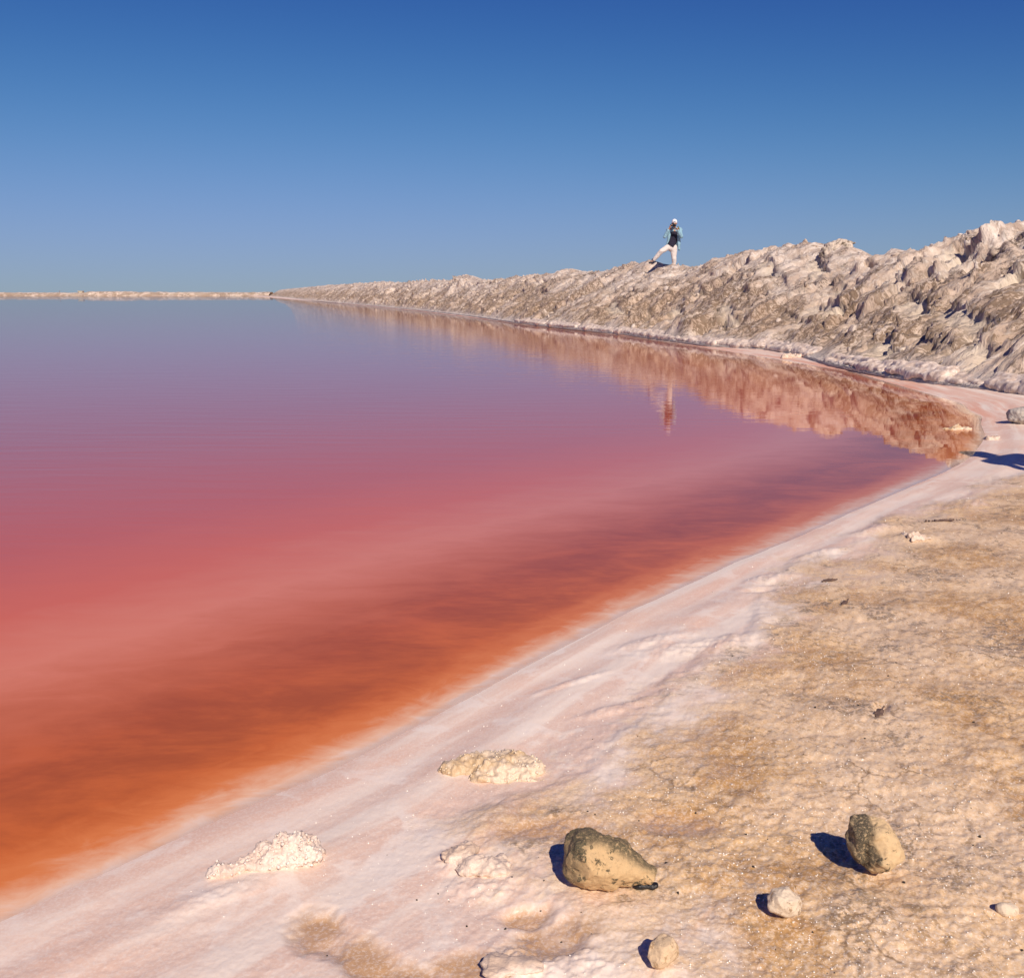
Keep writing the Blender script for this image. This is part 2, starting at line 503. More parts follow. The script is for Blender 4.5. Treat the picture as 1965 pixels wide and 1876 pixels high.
tan_line = np.array([G(*p) for p in [(1330, 1990), (1180, 1876), (1010, 1740), (960, 1640), (1060, 1560), (1290, 1360), (1450, 1190), (1510, 1112), (1700, 1012), (1900, 938), (1990, 900), (2200, 850)]])
def tan_sd(x, y):
    best = np.full(x.shape, 1e18); sgn = np.ones(x.shape)
    for a, b in zip(tan_line[:-1], tan_line[1:]):
        e = b - a; L2 = e @ e
        t = np.clip(((x - a[0]) * e[0] + (y - a[1]) * e[1]) / L2, 0, 1)
        d = (x - a[0] - t * e[0]) ** 2 + (y - a[1] - t * e[1]) ** 2
        c = e[0] * (y - a[1]) - e[1] * (x - a[0])
        m = d < best
        best = np.where(m, d, best); sgn = np.where(m, np.where(c < 0, 1, -1), sgn)
    return sgn * np.sqrt(best)

# the bank: crest line in plan
C0 = np.array([5.5, 34.0]); DD = np.array([-0.26, 0.966]); DD = DD / np.linalg.norm(DD); NN = np.array([-DD[1], DD[0]])
base_px = [(1965, 757), (1882, 746), (1780, 733), (1689, 718), (1595, 699), (1527, 680), (1471, 671), (1352, 662), (1200, 641), (1100, 631), (1000, 620), (900, 606), (800, 595), (700, 585.5)]
bs, bw = [], []
for p in base_px:
    q = G(*p, z=0.04) - C0
    bs.append(q @ DD); bw.append(q @ NN)
bs = np.array(bs); bw = np.array(bw)
od = np.argsort(bs); bs = bs[od]; bw = bw[od]
bs = np.concatenate([[-70, -40], bs, [100, 160, 360]]); bw = np.concatenate([[6.5, 6.0], bw, [4.3, 4.6, 4.5]])

# hollows, prints and lumps of the foreground crust: (u, v, ru, rv in metres, rotation, height, sharpness)
dents = [(610, 1770, 0.060, 0.085, 0.5, -0.020), (700, 1830, 0.055, 0.10, 0.75, -0.012), (790, 1885, 0.06, 0.09, 0.75, -0.009),
         (1010, 1750, 0.055, 0.035, 0.2, -0.022), (1060, 1800, 0.10, 0.06, 0.5, -0.014), (900, 1850, 0.08, 0.05, 0.1, -0.006),
         (1690, 1362, 0.022, 0.05, -0.45, -0.020), (1500, 1190, 0.06, 0.05, 0, -0.012), (1460, 1120, 0.08, 0.03, 0, -0.012),
         (1050, 1585, 0.12, 0.05, 0.1, -0.010), (1300, 1580, 0.10, 0.06, 0, -0.008)]
lumps = [(880, 1640, 0.055, 0.050, 0.1, 0.016), (935, 1690, 0.085, 0.05, 0.0, 0.014), (990, 1850, 0.06, 0.07, 0.3, 0.018), (1120, 1850, 0.07, 0.05, 0, 0.012),
         (1330, 1690, 0.10, 0.05, 0.0, 0.008), (1400, 1770, 0.09, 0.05, 0, 0.008), (430, 1690, 0.13, 0.035, 0.55, 0.007), (1480, 1098, 0.12, 0.06, 0.4, 0.020),
         (1580, 1050, 0.15, 0.05, 0.5, 0.02), (1700, 1005, 0.25, 0.07, 0.5, 0.018), (1250, 1215, 0.18, 0.05, 0.5, 0.012), (1180, 1345, 0.12, 0.03, 0.5, 0.012),
         (1840, 965, 0.3, 0.10, 0.5, 0.02), (1350, 1230, 0.25, 0.08, 0.3, 0.014), (1760, 1028, 0.10, 0.08, 0, 0.03), (1100, 1290, 0.16, 0.02, 0.6, 0.008)]

def ground_fields(x, y):
    sd, al = lake_sd(x, y)
    sd = sd.reshape(x.shape); al = al.reshape(x.shape)
    ts = tan_sd(x, y)
    nz = fbm2(x * 2.3, y * 2.3, 4, 5)
    near = sst(30, 12, np.hypot(x, y))
    tan = sst(-0.34, 0.45, ts + 0.22 * nz) * near
    # far land: crusted
    wide = sst(0.5, 6, sd) * (1 - near)
    tan = np.maximum(tan, wide * 0.8)
    lake = sd < 0
    dep = np.where(lake, -np.minimum(0.9, 0.06 * np.minimum(-sd, 0.6) + 0.13 * np.maximum(-sd - 0.6, 0)), 0)
    z = np.where(lake, dep, 0.050 * (1 - np.exp(-np.maximum(sd, 0) / 0.7)) + 0.012 * np.minimum(np.maximum(sd, 0), 6))
    fade = sst(-0.05, 0.25, sd) * sst(60, 20, np.hypot(x, y))
    bmp = 0.008 * fbm2(x * 4, y * 4, 3, 21) - 0.0018 * ridge2(x * 9, y * 9, 3, 31) * (0.35 + tan) * 0.8 + 0.0030 * fbm2(x * 34, y * 34, 3, 41)
    fine = 0.0014 * fbm2(x * 95, y * 95, 2, 51)
    z = z + fade * (bmp * (0.18 + 0.95 * tan) + fine * (0.35 + tan))
    # crust edge
    z = z + fade * 0.009 * sst(-0.07, 0.03, ts + 0.10 * nz + 0.04 * fbm2(x * 14, y * 14, 3, 61)) * near
    # low ridges parallel to the shore
    wob = sd + 0.05 * fbm2(x * 1.7, y * 1.7, 2, 71)
    z = z + 0.006 * np.sin(wob * 26) * sst(0.0, 0.15, sd) * sst(0.75, 0.3, sd) * near * (0.5 + 0.5 * fbm2(al * 0.7, sd * 3, 2, 75))
    pud = np.zeros(x.shape)
    z = z.copy()
    for lst in (dents, lumps):
        for (u, v, ru, rv, rot, hh) in lst:
            q = G(u, v, 0.05)
            c = np.hypot(x - q[0], y - q[1]) < 2.2 * max(ru, rv)
            if not c.any():
                continue
            xc = x[c]; yc = y[c]; zc = z[c]
            dx = xc - q[0]; dy = yc - q[1]
            ex = (dx * math.cos(rot) + dy * math.sin(rot)) / ru; ey = (-dx * math.sin(rot) + dy * math.cos(rot)) / rv
            r = np.sqrt(ex * ex + ey * ey) + 0.16 * fbm2(xc * 22, yc * 22, 3, int(u))
            if hh < 0:
                m = sst(1.2, 0.45, r)
                z[c] = zc + m * hh * 0.6
                if v > 1500:
                    pud[c] = np.maximum(pud[c], m)
            else:
                z[c] = zc + sst(1.3, 0.3, r) * hh * 0.6 * (1 + 0.5 * fbm2(xc * 40, yc * 40, 4, 9, 0.65))
    stain = sst(0.9, 0.1, sd) * sst(8.5, 11, np.hypot(x, y)) * 0.6 + 0.25 * sst(0.35, 0.0, sd)
    q = G(1640, 715, 0.03)
    return sd, al, tan, z, pud, stain

# ------------------------------------------------------------------ ground sheet
inv = np.concatenate([np.linspace(1 / 0.6, 1 / 1.25, 8, endpoint=False), np.linspace(1 / 1.25, 1 / 2.6, 270, endpoint=False),
                      np.linspace(1 / 2.6, 1 / 24, 250, endpoint=False), np.geomspace(1 / 24, 1 / 400, 60, endpoint=False), np.geomspace(1 / 400, 1 / 9000, 12)])
rad = 1 / inv
angs = np.concatenate([np.radians(np.linspace(-178, -42, 40, endpoint=False)), np.radians(np.linspace(-42, 42, 860, endpoint=False)), np.radians(np.linspace(42, 178, 40)), [math.pi]])
R, A = np.meshgrid(rad, angs, indexing='ij')
X = R * np.sin(A); Y = R * np.cos(A)
sdg, alg, tang, Z, pudg, staing = ground_fields(X, Y)
gv = np.stack([X, Y, Z], -1).reshape(-1, 3)
gf = grid_faces(len(rad), len(angs), True)
gv = np.vstack([gv, [[0, 0, 0.09]]])
ground = add_mesh('ground', gv, gf, None)
bmg = bmesh.new(); bmg.from_mesh(ground.data); bmg.verts.ensure_lookup_table()
cidx = len(gv) - 1; na = len(angs)
for k in range(na):
    bmg.faces.new((bmg.verts[cidx], bmg.verts[k], bmg.verts[(k + 1) % na])).smooth = True
bmesh.ops.recalc_face_normals(bmg, faces=bmg.faces[-1:])
bmg.to_mesh(ground.data); bmg.free()
app = lambda a: np.append(a.ravel(), a.ravel()[-1] * 0)
fattr(ground, 'tan', np.append(tang.ravel(), 0.8)); fattr(ground, 'stain', app(staing)); fattr(ground, 'puddle', app(pudg))
fattr(ground, 'bed', app(sst(0.0, -0.4, sdg)))
v3attr(ground, 'flow', np.vstack([np.stack([alg.ravel() * 0.8, sdg.ravel() * 9, 0 * alg.ravel()], -1), [[0, 0, 0]]]))
ground.data.materials.append(mat_ground())
ground['kind'] = 'structure'

def gz(x, y):
    return float(ground_fields(np.array([[float(x)]]), np.array([[float(y)]]))[3][0, 0])

# ------------------------------------------------------------------ water sheet
invw = np.concatenate([np.linspace(1 / 1.0, 1 / 20, 240, endpoint=False), np.geomspace(1 / 20, 1 / 760, 60)])
radw = 1 / invw
angw = np.radians(np.concatenate([np.linspace(-150, -42, 30, endpoint=False), np.linspace(-42, 40, 260)]))
R, A = np.meshgrid(radw, angw, indexing='ij')
X = R * np.sin(A); Y = R * np.cos(A)
sdw, alw = lake_sd(X, Y)
keep = (sdw < 0.35)
f = grid_faces(len(radw), len(angw))
f = f[keep[f].any(1)]
wv = np.stack([X.ravel(), Y.ravel(), np.full(X.size, 0.004)], -1)
usedv = np.unique(f); remap = np.full(X.size, -1); remap[usedv] = np.arange(len(usedv))
water = add_mesh('water', wv[usedv], remap[f], mat_water())
fattr(water, 'depthdist', -sdw[usedv])
v3attr(water, 'flow', np.stack([alw[usedv] * 0.9, sdw[usedv] * 5, 0 * alw[usedv]], -1))
water['kind'] = 'structure'

# ------------------------------------------------------------------ the crusted bank
crest_px = [(470, 561.5), (520, 558), (600, 551), (650, 547), (700, 545), (735, 541), (760, 544), (800, 542), (830, 540), (870, 541), (893, 530), (915, 537), (932, 541),
            (960, 538), (1000, 534), (1020, 529), (1050, 527), (1085, 523), (1095, 518), (1105, 525), (1150, 522), (1180, 517), (1212, 511), (1232, 503), (1252, 505),
            (1268, 513), (1282, 515), (1296, 512), (1312, 511), (1330, 515), (1352, 520), (1380, 508), (1399, 496), (1446, 488), (1502, 477), (1548, 467), (1562, 466),
            (1571, 480), (1590, 478), (1630, 478), (1647, 495), (1676, 498), (1700, 488), (1723, 479), (1745, 480), (1786, 488), (1815, 476), (1857, 453), (1907, 453), (1934, 457), (1965, 441)]
cs, cz = [], []
for (u, v) in crest_px:
    d = ray(u, v); k = d[0] / d[1]
    # C0 + s*DD on the ray's plan direction
    s = (k * C0[1] - C0[0]) / (DD[0] - k * DD[1])
    yy = C0[1] + s * DD[1]
    cs.append(s); cz.append(CAMH + d[2] / d[1] * yy)
cs = np.array(cs); cz = np.array(cz); od = np.argsort(cs); cs = cs[od]; cz = cz[od]
cs = np.concatenate([[-70, -40, -24, -19], cs, [cs[-1] + 10]]); cz = np.concatenate([[2.2, 2.5, 2.75, 2.6], cz, [1.6]])

def bank_base(s):
    return np.interp(s, bs, bw)

S = [-62.0]
while S[-1] < 352:
    p = C0 + S[-1] * DD
    S.append(S[-1] + max(0.026, 0.0026 * math.hypot(*p)) * (1 if S[-1] > -22 else 6))
S = np.array(S)
T = np.concatenate([np.linspace(0, 0.10, 22, endpoint=False), np.linspace(0.10, 1.0, 150), 1.0 + np.linspace(0.01, 0.25, 8), [1.4, 1.7, 2.0]])
SS, TT = np.meshgrid(S, T, indexing='ij')
W = bank_base(SS); ZC = np.interp(SS, cs, cz)
front = TT <= 1
tt = np.clip(TT, 0, 1)
lipn = sst(-0.25, 0.25, perlin2(SS * 0.55, SS * 0 + 3.1, 81) + 0.35 * perlin2(SS * 1.9, SS * 0 + 9.1, 82) + 0.18)
lipw = 0.12 * lipn
a = np.clip(TT / 0.10, 0, 1)                       # 0..1 round the salt lip at the foot
lipr = 0.03 + 0 * SS
th = np.radians(-48 + 138 * a)
off = W + lipr * np.cos(th)
zl = 0.005 + lipr * (np.sin(th) + math.sin(math.radians(48)))
b = np.clip((TT - 0.10) / 0.90, 0, 1)
off = np.where(TT > 0.10, W * (1 - b ** 0.94), off)
prof = 0.42 * b + 0.58 * (b ** 1.35) + 0.10 * np.sin(b * math.pi)
zz = np.where(TT > 0.10, zl + (ZC - zl) * np.clip(prof, 0, 1.02), zl)
back = np.clip(TT - 1, 0, 1)
off = np.where(TT > 1, -back * 5.5, off)
zz = np.where(TT > 1, ZC * (1 - sst(0, 1, back) * 1.02) - 0.1 * sst(0, 0.2, back), zz)
up = (TT - 0.1) * 5.0                              # metres up the slope
amp = sst(0.08, 0.22, TT) * (1 - 0.55 * sst(0.86, 1.0, TT)) * sst(1.35, 1.0, TT)
far = sst(120, 30, np.abs(SS)) * 0.5 + 0.5
g1 = ridge2(SS * 0.55 + 0.25 * perlin2(SS * .9, up * .9, 3), up * 0.22, 4, 101, 0.5)          # gullies down the slope
g2 = fbm2(SS * 1.1, up * 0.55, 4, 121)
g3 = ridge2(SS * 2.9 + 0.5 * g2, up * 1.1, 4, 131, 0.58)
g4 = fbm2(SS * 6.5 + g2, up * 1.7, 4, 151, 0.6)
def cells(x, y, seed):
    ix = np.floor(x).astype(np.int64); iy = np.floor(y).astype(np.int64)
    f1 = np.full(x.shape, 9.0); f2 = np.full(x.shape, 9.0); hv = np.zeros(x.shape); tl = np.zeros(x.shape)
    for i in (-1, 0, 1):
        for j in (-1, 0, 1):
            hh = _hash(ix + i, iy + j, np.zeros_like(ix), seed)
            ex_ = ix + i + (hh & 255) / 255.0 - x; ey_ = iy + j + ((hh >> 8) & 255) / 255.0 - y
            d = np.hypot(ex_, ey_)
            m = d < f1
            f2 = np.where(m, f1, np.minimum(f2, d)); hv = np.where(m, ((hh >> 16) & 255) / 255.0, hv); f1 = np.where(m, d, f1)
            tl = np.where(m, ex_ * (((hh >> 5) & 63) / 31.5 - 1) + ey_ * (((hh >> 11) & 63) / 31.5 - 1), tl)
    return f1, f2, np.clip(hv + 0.75 * tl, -0.3, 1.3)
wx = SS + 0.12 * g2; wy = up + 0.15 * perlin2(SS * 2, up * 2, 161)
ca1, ca2, cah = cells(wx * 1.5, wy * 0.95, 171)
cb1, cb2, cbh = cells(wx * 3.6, wy * 2.6, 172)
cd1, cd2, cdh = cells(wx * 0.62 + 0.25 * g2, wy * 0.34 + 0.1 * g2, 174)
cc1, cc2, cch = cells(wx * 8.5, wy * 6.0, 173)
clod = 0.28 * (cdh - 0.5) * sst(0.0, 0.06, cd2 - cd1) - 0.05 * sst(0.04, 0.0, cd2 - cd1) + 0.15 * (cah - 0.5) * sst(0.0, 0.08, ca2 - ca1) + 0.085 * (cbh - 0.4) * sst(0.0, 0.12, cb2 - cb1) + 0.045 * (cch - 0.4) * sst(0.0, 0.2, cc2 - cc1)
clod = clod - 0.03 * sst(0.10, 0.0, cb2 - cb1) * sst(0.3, 0.7, cah)
disp = 0.05 * g1 + 0.10 * g2 + 0.030 * g3 + 0.030 * g4 + clod * (0.55 + 0.45 * sst(-0.3, 0.4, fbm2(SS * 0.4, up * 0.5, 3, 181)))
cel = np.abs(perlin2(SS * 3.7, up * 2.3, 141)) + 0.5 * np.abs(perlin2(SS * 8.1, up * 5.1, 142)) + 0.28 * np.abs(perlin2(SS * 17, up * 11, 143))
disp = disp + 0.045 * (cel - 0.35)
fresh = np.zeros_like(SS)
# broken edges of the crust: above the edge the crust stands proud, below it is gone
R2 = np.random.default_rng(23)
def at_bank(u, v):
    """slope coordinates of a picture point on the bank"""
    best = None
    d = ray(u, v)
    for k in np.linspace(6, 120, 4000):
        p = d * (k / d[1]); s = (p[:2] - C0) @ DD; w = (p[:2] - C0) @ NN
        z = CAMH + p[2]
        Wb = float(bank_base(s))
        if w > Wb: continue
        bb = np.clip(1 - w / (Wb + 0.1), 0, 1)
        zs = 0.15 + (np.interp(s, cs, cz) - 0.15) * (0.42 * bb + 0.58 * bb ** 1.35 + 0.10 * math.sin(bb * math.pi))
        if z <= zs:
            return s, 0.1 + 0.9 * bb
    return s, 1.0
ledges = []
for (u, v, wid, dep, dn) in [(1760, 566, 0.8, 0.15, 0.09), (1845, 588, 1.1, 0.15, 0.08), (1590, 585, 0.8, 0.16, 0.10), (1880, 660, 0.5, 0.14, 0.06), (1580, 505, 0.7, 0.20, 0.12),
                             (1480, 520, 0.7, 0.16, 0.1), (1850, 490, 0.6, 0.26, 0.14), (1945, 515, 0.5, 0.22, 0.10), (1300, 590, 0.9, 0.12, 0.08), (1180, 590, 0.9, 0.12, 0.08), (1400, 600, 0.8, 0.12, 0.08),
                             (1620, 545, 0.5, 0.15, 0.1), (1700, 640, 0.6, 0.2, 0.1)]:
    s0, t0 = at_bank(u, v)
    ledges.append((s0, t0, wid, dep, dn, 1.0))
for k in range(30):
    s0 = -20 + 110 * R2.random() ** 1.7
    ledges.append((s0, 0.2 + 0.75 * R2.random(), 0.25 + 0.6 * R2.random(), 0.04 + 0.09 * R2.random(), 0.03 + 0.08 * R2.random(), 0.35 * R2.random()))
for (s0, t0, wid, dep, dn, fr) in ledges:
    i0, i1 = np.searchsorted(S, [s0 - 1.6 * wid, s0 + 1.6 * wid])
    if i1 - i0 < 2: continue
    ss = SS[i0:i1]; t_ = TT[i0:i1]
    jag = 0.02 * perlin2(ss * 2.5, ss * 0 + s0, 7) + 0.012 * perlin2(ss * 9, ss * 0 + s0, 8) + 0.006 * perlin2(ss * 27, ss * 0 + s0, 9)
    e = t0 + jag + 0.05 * ((ss - s0) / wid)
    x = e - t_
    m = sst(-0.002, 0.010, x) * sst(dn * 1.3, 0.02, x) * sst(1.25, 0.8, np.abs(ss - s0) / wid + 0.25 * perlin2(ss * 4, t_ * 20, 10))
    lip = sst(-0.05, 0.0, x) * (x < 0.002) * sst(1.1, 0.7, np.abs(ss - s0) / wid)
    disp[i0:i1] += -0.62 * dep * m + 0.02 * lip
    fresh[i0:i1] = np.maximum(fresh[i0:i1], fr * m)
# dark pockets
for (u, v, r0_, d0_) in [(1842, 482, 0.30, 0.30), (1862, 500, 0.26, 0.24), (1935, 520, 0.26, 0.26), (1958, 508, 0.22, 0.24), (1600, 600, 0.28, 0.2), (1570, 512, 0.22, 0.22), (1760, 575, 0.25, 0.12)]:
    s0, t0 = at_bank(u, v)
    i0, i1 = np.searchsorted(S, [s0 - 2.5 * r0_, s0 + 2.5 * r0_])
    ss = SS[i0:i1]; t_ = TT[i0:i1]
    q = np.hypot(ss - s0, (t_ - t0) * 4.2) / r0_ + 0.35 * perlin2(ss * 5, t_ * 26, 5) + 0.2 * perlin2(ss * 14, t_ * 70, 6)
    disp[i0:i1] -= d0_ * sst(1.0, 0.6, q)
for k in range(60):
    s0 = -20 + 90 * R2.random() ** 1.6; t0 = 0.2 + 0.7 * R2.random(); r = 0.05 + 0.10 * R2.random() ** 2; dpt = r * (0.7 + 0.8 * R2.random())
    i0, i1 = np.searchsorted(S, [s0 - 3 * r, s0 + 3 * r])
    if i1 - i0 < 2: continue
    ss = SS[i0:i1]; t_ = TT[i0:i1]
    q = np.hypot(ss - s0, (t_ - t0) * 5.0 * (0.7 + R2.random())) / r + 0.4 * perlin2(ss * 6, t_ * 30, k)
    disp[i0:i1] -= dpt * sst(1.0, 0.45, q)
disp = disp * amp * np.where(TT > 1, 0.5, 1.0)
# salt lip: cauliflower lumps
lump = (1 - np.abs(perlin2(SS * 4.5, TT * 55, 201))) ** 2 * 0.06 + (1 - np.abs(perlin2(SS * 11, TT * 90, 202))) ** 2 * 0.035
lipm = sst(0.0, 0.03, TT) * sst(0.20, 0.09, TT)
nx = 0.45 + 0.4 * lipm; nzz = np.sqrt(1 - nx * nx)
off = off + nx * disp + lipm * lump * 0.3
zz = zz + nzz * disp + lipm * (lump - 0.05) * 0.2
# gaps under the lip
# ragged crest
zz = zz + sst(0.9, 1.0, TT) * sst(1.4, 1.0, TT) * (0.075 * fbm2(SS * 2.6, SS * 0, 5, 301, 0.6) + 0.22 * clod)
zz = np.maximum(zz, np.where(TT > 1.3, -0.05, 0.0))
PX = C0[0] + SS * DD[0] + off * NN[0]; PY = C0[1] + SS * DD[1] + off * NN[1]
bank = add_mesh('salt_bank', np.stack([PX, PY, zz], -1).reshape(-1, 3), grid_faces(len(S), len(T)), mat_ridge())
fattr(bank, 'height', np.clip(np.where(TT > 0.1, 0.1 + 0.9 * b, TT), 0, 1)); fattr(bank, 'fresh', fresh * 0.8)
v3attr(bank, 'slope', np.stack([SS, up, 0 * SS], -1).reshape(-1, 3))
bank['kind'] = 'structure'

# knobbly salt ledges along the foot of the bank, with gaps between them
ledge_m = mat_salt('ledge_salt', (0.52, 0.40, 0.32), (0.76, 0.64, 0.54), 0.6, 0.0)
RL = np.random.default_rng(41)
for (u0, u1, rl) in [(2060, 1897, 0.105), (1876, 1790, 0.10), (1794, 1698, 0.095), (1684, 1618, 0.085), (1612, 1580, 0.08), (1548, 1520, 0.09), (1512, 1440, 0.085), (1436, 1375, 0.08), (1370, 1300, 0.085),
                     (1296, 1240, 0.085), (1236, 1180, 0.09), (1172, 1110, 0.09), (1100, 1050, 0.10), (1040, 985, 0.10)]:
    rl *= 0.62 + 0.4 * RL.random()
    us = np.linspace(u0, u1, 7)
    bp_ = sorted(base_px + [(2100, 772)])
    pts_ = [G(u, float(np.interp(u, [p[0] for p in bp_], [p[1] for p in bp_])), 0.04) for u in us]
    cen = np.mean(pts_, 0)
    caps = []
    for p0, p1 in zip(pts_[:-1], pts_[1:]):
        q0 = p0 - cen - NN * 0.07 + NN * 0.02 * RL.normal(); q1 = p1 - cen - NN * 0.07 + NN * 0.02 * RL.normal()
        z0 = rl * (0.75 + 0.25 * RL.random())
        caps.append(((q0[0], q0[1], z0), rl * (0.92 + 0.14 * RL.random()), (q1[0], q1[1], z0), rl * (0.92 + 0.14 * RL.random()), (1.3, 1.3, 0.9)))
        back_ = -NN * 0.16
        caps.append(((q0[0] + back_[0], q0[1] + back_[1], z0 + 0.05), rl * 1.1, (q1[0] + back_[0], q1[1] + back_[1], z0 + 0.05), rl * 1.1, (1.3, 1.3, 0.9)))
    o = blob('salt_ledge', caps, 0.020 if u0 > 1500 else 0.032, ledge_m, None, 2, [(0.040, 3.1, 3, int(u0)), (0.012, 15, 3, int(u1)), (0.004, 55, 2, 3)])
    o.location = (cen[0], cen[1], 0.02)
    o.parent = bank

# clods and rubble bedded in the slope
RB = np.random.default_rng(59)
variants = []
for k in range(7):
    bm = bmesh.new(); bmesh.ops.create_icosphere(bm, subdivisions=2, radius=1.0)
    co = np.array([v.co[:] for v in bm.verts]); fc = np.array([[v.index for v in f_.verts] for f_ in bm.faces]); bm.free()
    for c_ in range(9):
        pn = RB.normal(size=3); pn /= np.linalg.norm(pn); pr = co @ pn
        co = co - pn * (np.maximum(pr - 0.62 - 0.2 * RB.random(), 0))[:, None]
    co = co * (1 + 0.16 * fbm3(co * 2.3 + k * 9, 3, k)[:, None])
    variants.append((co, fc))
V, F, nv = [], [], 0
sl_all = []
for k in range(1300):
    s0 = -21 + 120 * RB.random() ** 1.9
    i = min(np.searchsorted(S, s0), len(S) - 1)
    t0 = 0.14 + 0.86 * RB.random() if RB.random() < 0.72 else 0.95 + 0.06 * RB.random()
    j = min(np.searchsorted(T, t0), len(T) - 4)
    p = np.array([PX[i, j], PY[i, j], zz[i, j]])
    rr = (0.016 + 0.085 * RB.random() ** 3.5) * (1 + max(0.0, s0) * 0.012)
    co, fc = variants[k % 7]
    e = RB.normal(size=3) * 1.2
    M = np.array(Matrix.Rotation(e[0], 3, 'X') @ Matrix.Rotation(e[1], 3, 'Y') @ Matrix.Rotation(e[2], 3, 'Z'))
    q_ = (co * rr * np.array([1.35, 1.0, 0.65]) * (0.8 + 0.4 * RB.random(3))) @ M.T + p - np.array([0, 0, 0.25 * rr])
    V.append(q_); F.append(fc + nv); nv += len(co)
    sl_all.append(np.stack([np.full(len(co), s0) + co[:, 0] * rr + k * 3.1, np.full(len(co), up[i, j]) + co[:, 2] * rr, 0 * co[:, 0]], -1))
rub = add_mesh('rubble', np.vstack(V), np.vstack(F), mat_ridge(), bank, False)
fattr(rub, 'height', np.full(nv, 0.9)); fattr(rub, 'fresh', np.full(nv, 0.15)); v3attr(rub, 'slope', np.vstack(sl_all))
rub['kind'] = 'stuff'

# far bank across the lake
xs = np.linspace(-640, -92, 700); tb = np.linspace(0, 1, 22)
XX, TB = np.meshgrid(xs, tb, indexing='ij')
ub = 982.5 + FPX * XX / 384
top = np.interp(ub, [-900, 0, 150, 178, 190, 265, 275, 400, 470, 520], [1.5, 1.36, 1.28, 1.25, 1.75, 1.78, 1.55, 1.50, 1.42, 1.5]) + 0.10 * fbm2(XX * 0.25, XX * 0, 4, 401)
top = top * 0.93
zf = top * np.sin(np.clip(TB * 1.9, 0, 1) * math.pi / 2) * sst(1.0, 0.75, TB)
yf = 378.5 + TB * 9 + 0.5 * fbm2(XX * 0.3, TB * 4, 3, 411)
zf = zf + 0.16 * fbm2(XX * 0.5, TB * 5, 4, 421) * sst(0, 0.2, TB) * sst(1, 0.8, TB)
fb = add_mesh('far_bank', np.stack([XX, yf, zf], -1).reshape(-1, 3), grid_faces(len(xs), len(tb))[:, ::-1], bank.data.materials[0])
fattr(fb, 'height', np.clip(0.25 + TB * 0.8, 0, 1)); fattr(fb, 'fresh', 0.25 * sst(0.2, 0.5, fbm2(XX * 0.1, TB * 2, 3, 431)))
v3attr(fb, 'slope', np.stack([XX * 0.5, TB * 5, 0 * XX], -1).reshape(-1, 3))
fb['kind'] = 'structure'

# ------------------------------------------------------------------ far things on the bank
tanw = plain('hut_wall_tan', (0.55, 0.47, 0.33), 0.8)
dark = plain('dark_rubber', (0.03, 0.03, 0.035), 0.6)
hut = empty('hut', (-168.5, 392, 0.1))
def box(name, sx, sy, sz, loc, mat, parent, bev=0.02):
    bm = bmesh.new()
    bmesh.ops.create_cube(bm, size=1.0, matrix=Matrix.Translation(loc) @ Matrix.Diagonal((sx, sy, sz, 1)))
    bmesh.ops.bevel(bm, geom=bm.edges[:], offset=bev, segments=2, affect='EDGES')
    me = bpy.data.meshes.new(name); bm.to_mesh(me); bm.free(); me.materials.append(mat)
    o = bpy.data.objects.new(name, me); COL.objects.link(o); o.parent = parent
    return o
box('wall', 1.8, 1.6, 1.7, (0, 0, 0.85), tanw, hut)
box('roof', 2.05, 1.9, 0.12, (0, 0, 1.77), plain('hut_roof', (0.62, 0.55, 0.42), 0.7), hut)
box('door', 0.5, 0.05, 1.3, (-0.62, -0.83, 0.68), dark, hut)
tag(hut, 'tiny tan hut peeking over the far bank across the lake', 'hut')
post = empty('marker_post', (-175.5, 389, 0.4))
box('shaft', 0.16, 0.16, 1.55, (0, 0, 0.78), plain('post_wood', (0.30, 0.20, 0.19), 0.8), post)
box('crossbar', 0.42, 0.12, 0.14, (0.06, 0, 1.42), plain('post_bar', (0.24, 0.17, 0.18), 0.8), post)
tag(post, 'tiny thin dark post on the far bank left of the hut', 'post')

# ------------------------------------------------------------------ rocks of the bank
def bank_point(u, v, y):
    d = ray(u, v); k = y / d[1]
    return Vector((d[0] * k, y, CAMH + d[2] * k))
m_crust = mat_stone('crusted_rock', (0.62, 0.52, 0.42), (0.16, 0.125, 0.09), (0.48, 0.60), 5.0)
m_crust2 = mat_stone('grey_crusted_rock', (0.47, 0.42, 0.37), (0.13, 0.11, 0.09), (0.5, 0.66), 4.0)
c = bank_point(1612, 492, 25.3)
blk = blob('rock_block', [((-0.2, 0, -0.05), 0.26, (0.22, 0, -0.08), 0.28, (1.1, 1, 1)), ((0.0, 0, 0.1), 0.22, (0.1, 0, 0.12), 0.22, (1.2, 1, 0.8))], 0.022, m_crust, None, 3,
           [(0.05, 5, 4, 3), (0.02, 18, 3, 5)])
blk.location = bank_point(1612, 487, 24.75); tag(blk, 'pale rounded rock block under the flat cap slab on the bank crest', 'rock')
cap = blob('cap_slab', [((-0.26, 0, -0.03), 0.10, (0.02, 0, 0.03), 0.13, (1.1, 1.6, 0.75)), ((0.0, 0, 0.03), 0.12, (0.33, 0, 0.03), 0.05, (1.2, 1.8, 0.8))], 0.014, m_crust, None, 2,
           [(0.025, 9, 4, 13), (0.010, 34, 3, 15)])
cap.location = bank_point(1612, 469, 24.8); tag(cap, 'flat overhanging salt rock slab balanced on top of the bank', 'rock')
sh = blob('rock_block', [((-0.1, 0, 0), 0.10, (0.15, 0, 0.02), 0.10, (1.4, 1.5, 0.8))], 0.016, m_crust, None, 2, [(0.03, 8, 4, 23), (0.01, 30, 3, 25)])
sh.location = bank_point(1553, 474, 27.0); tag(sh, 'small pale jutting rock left of the cap slab on the crest', 'rock')
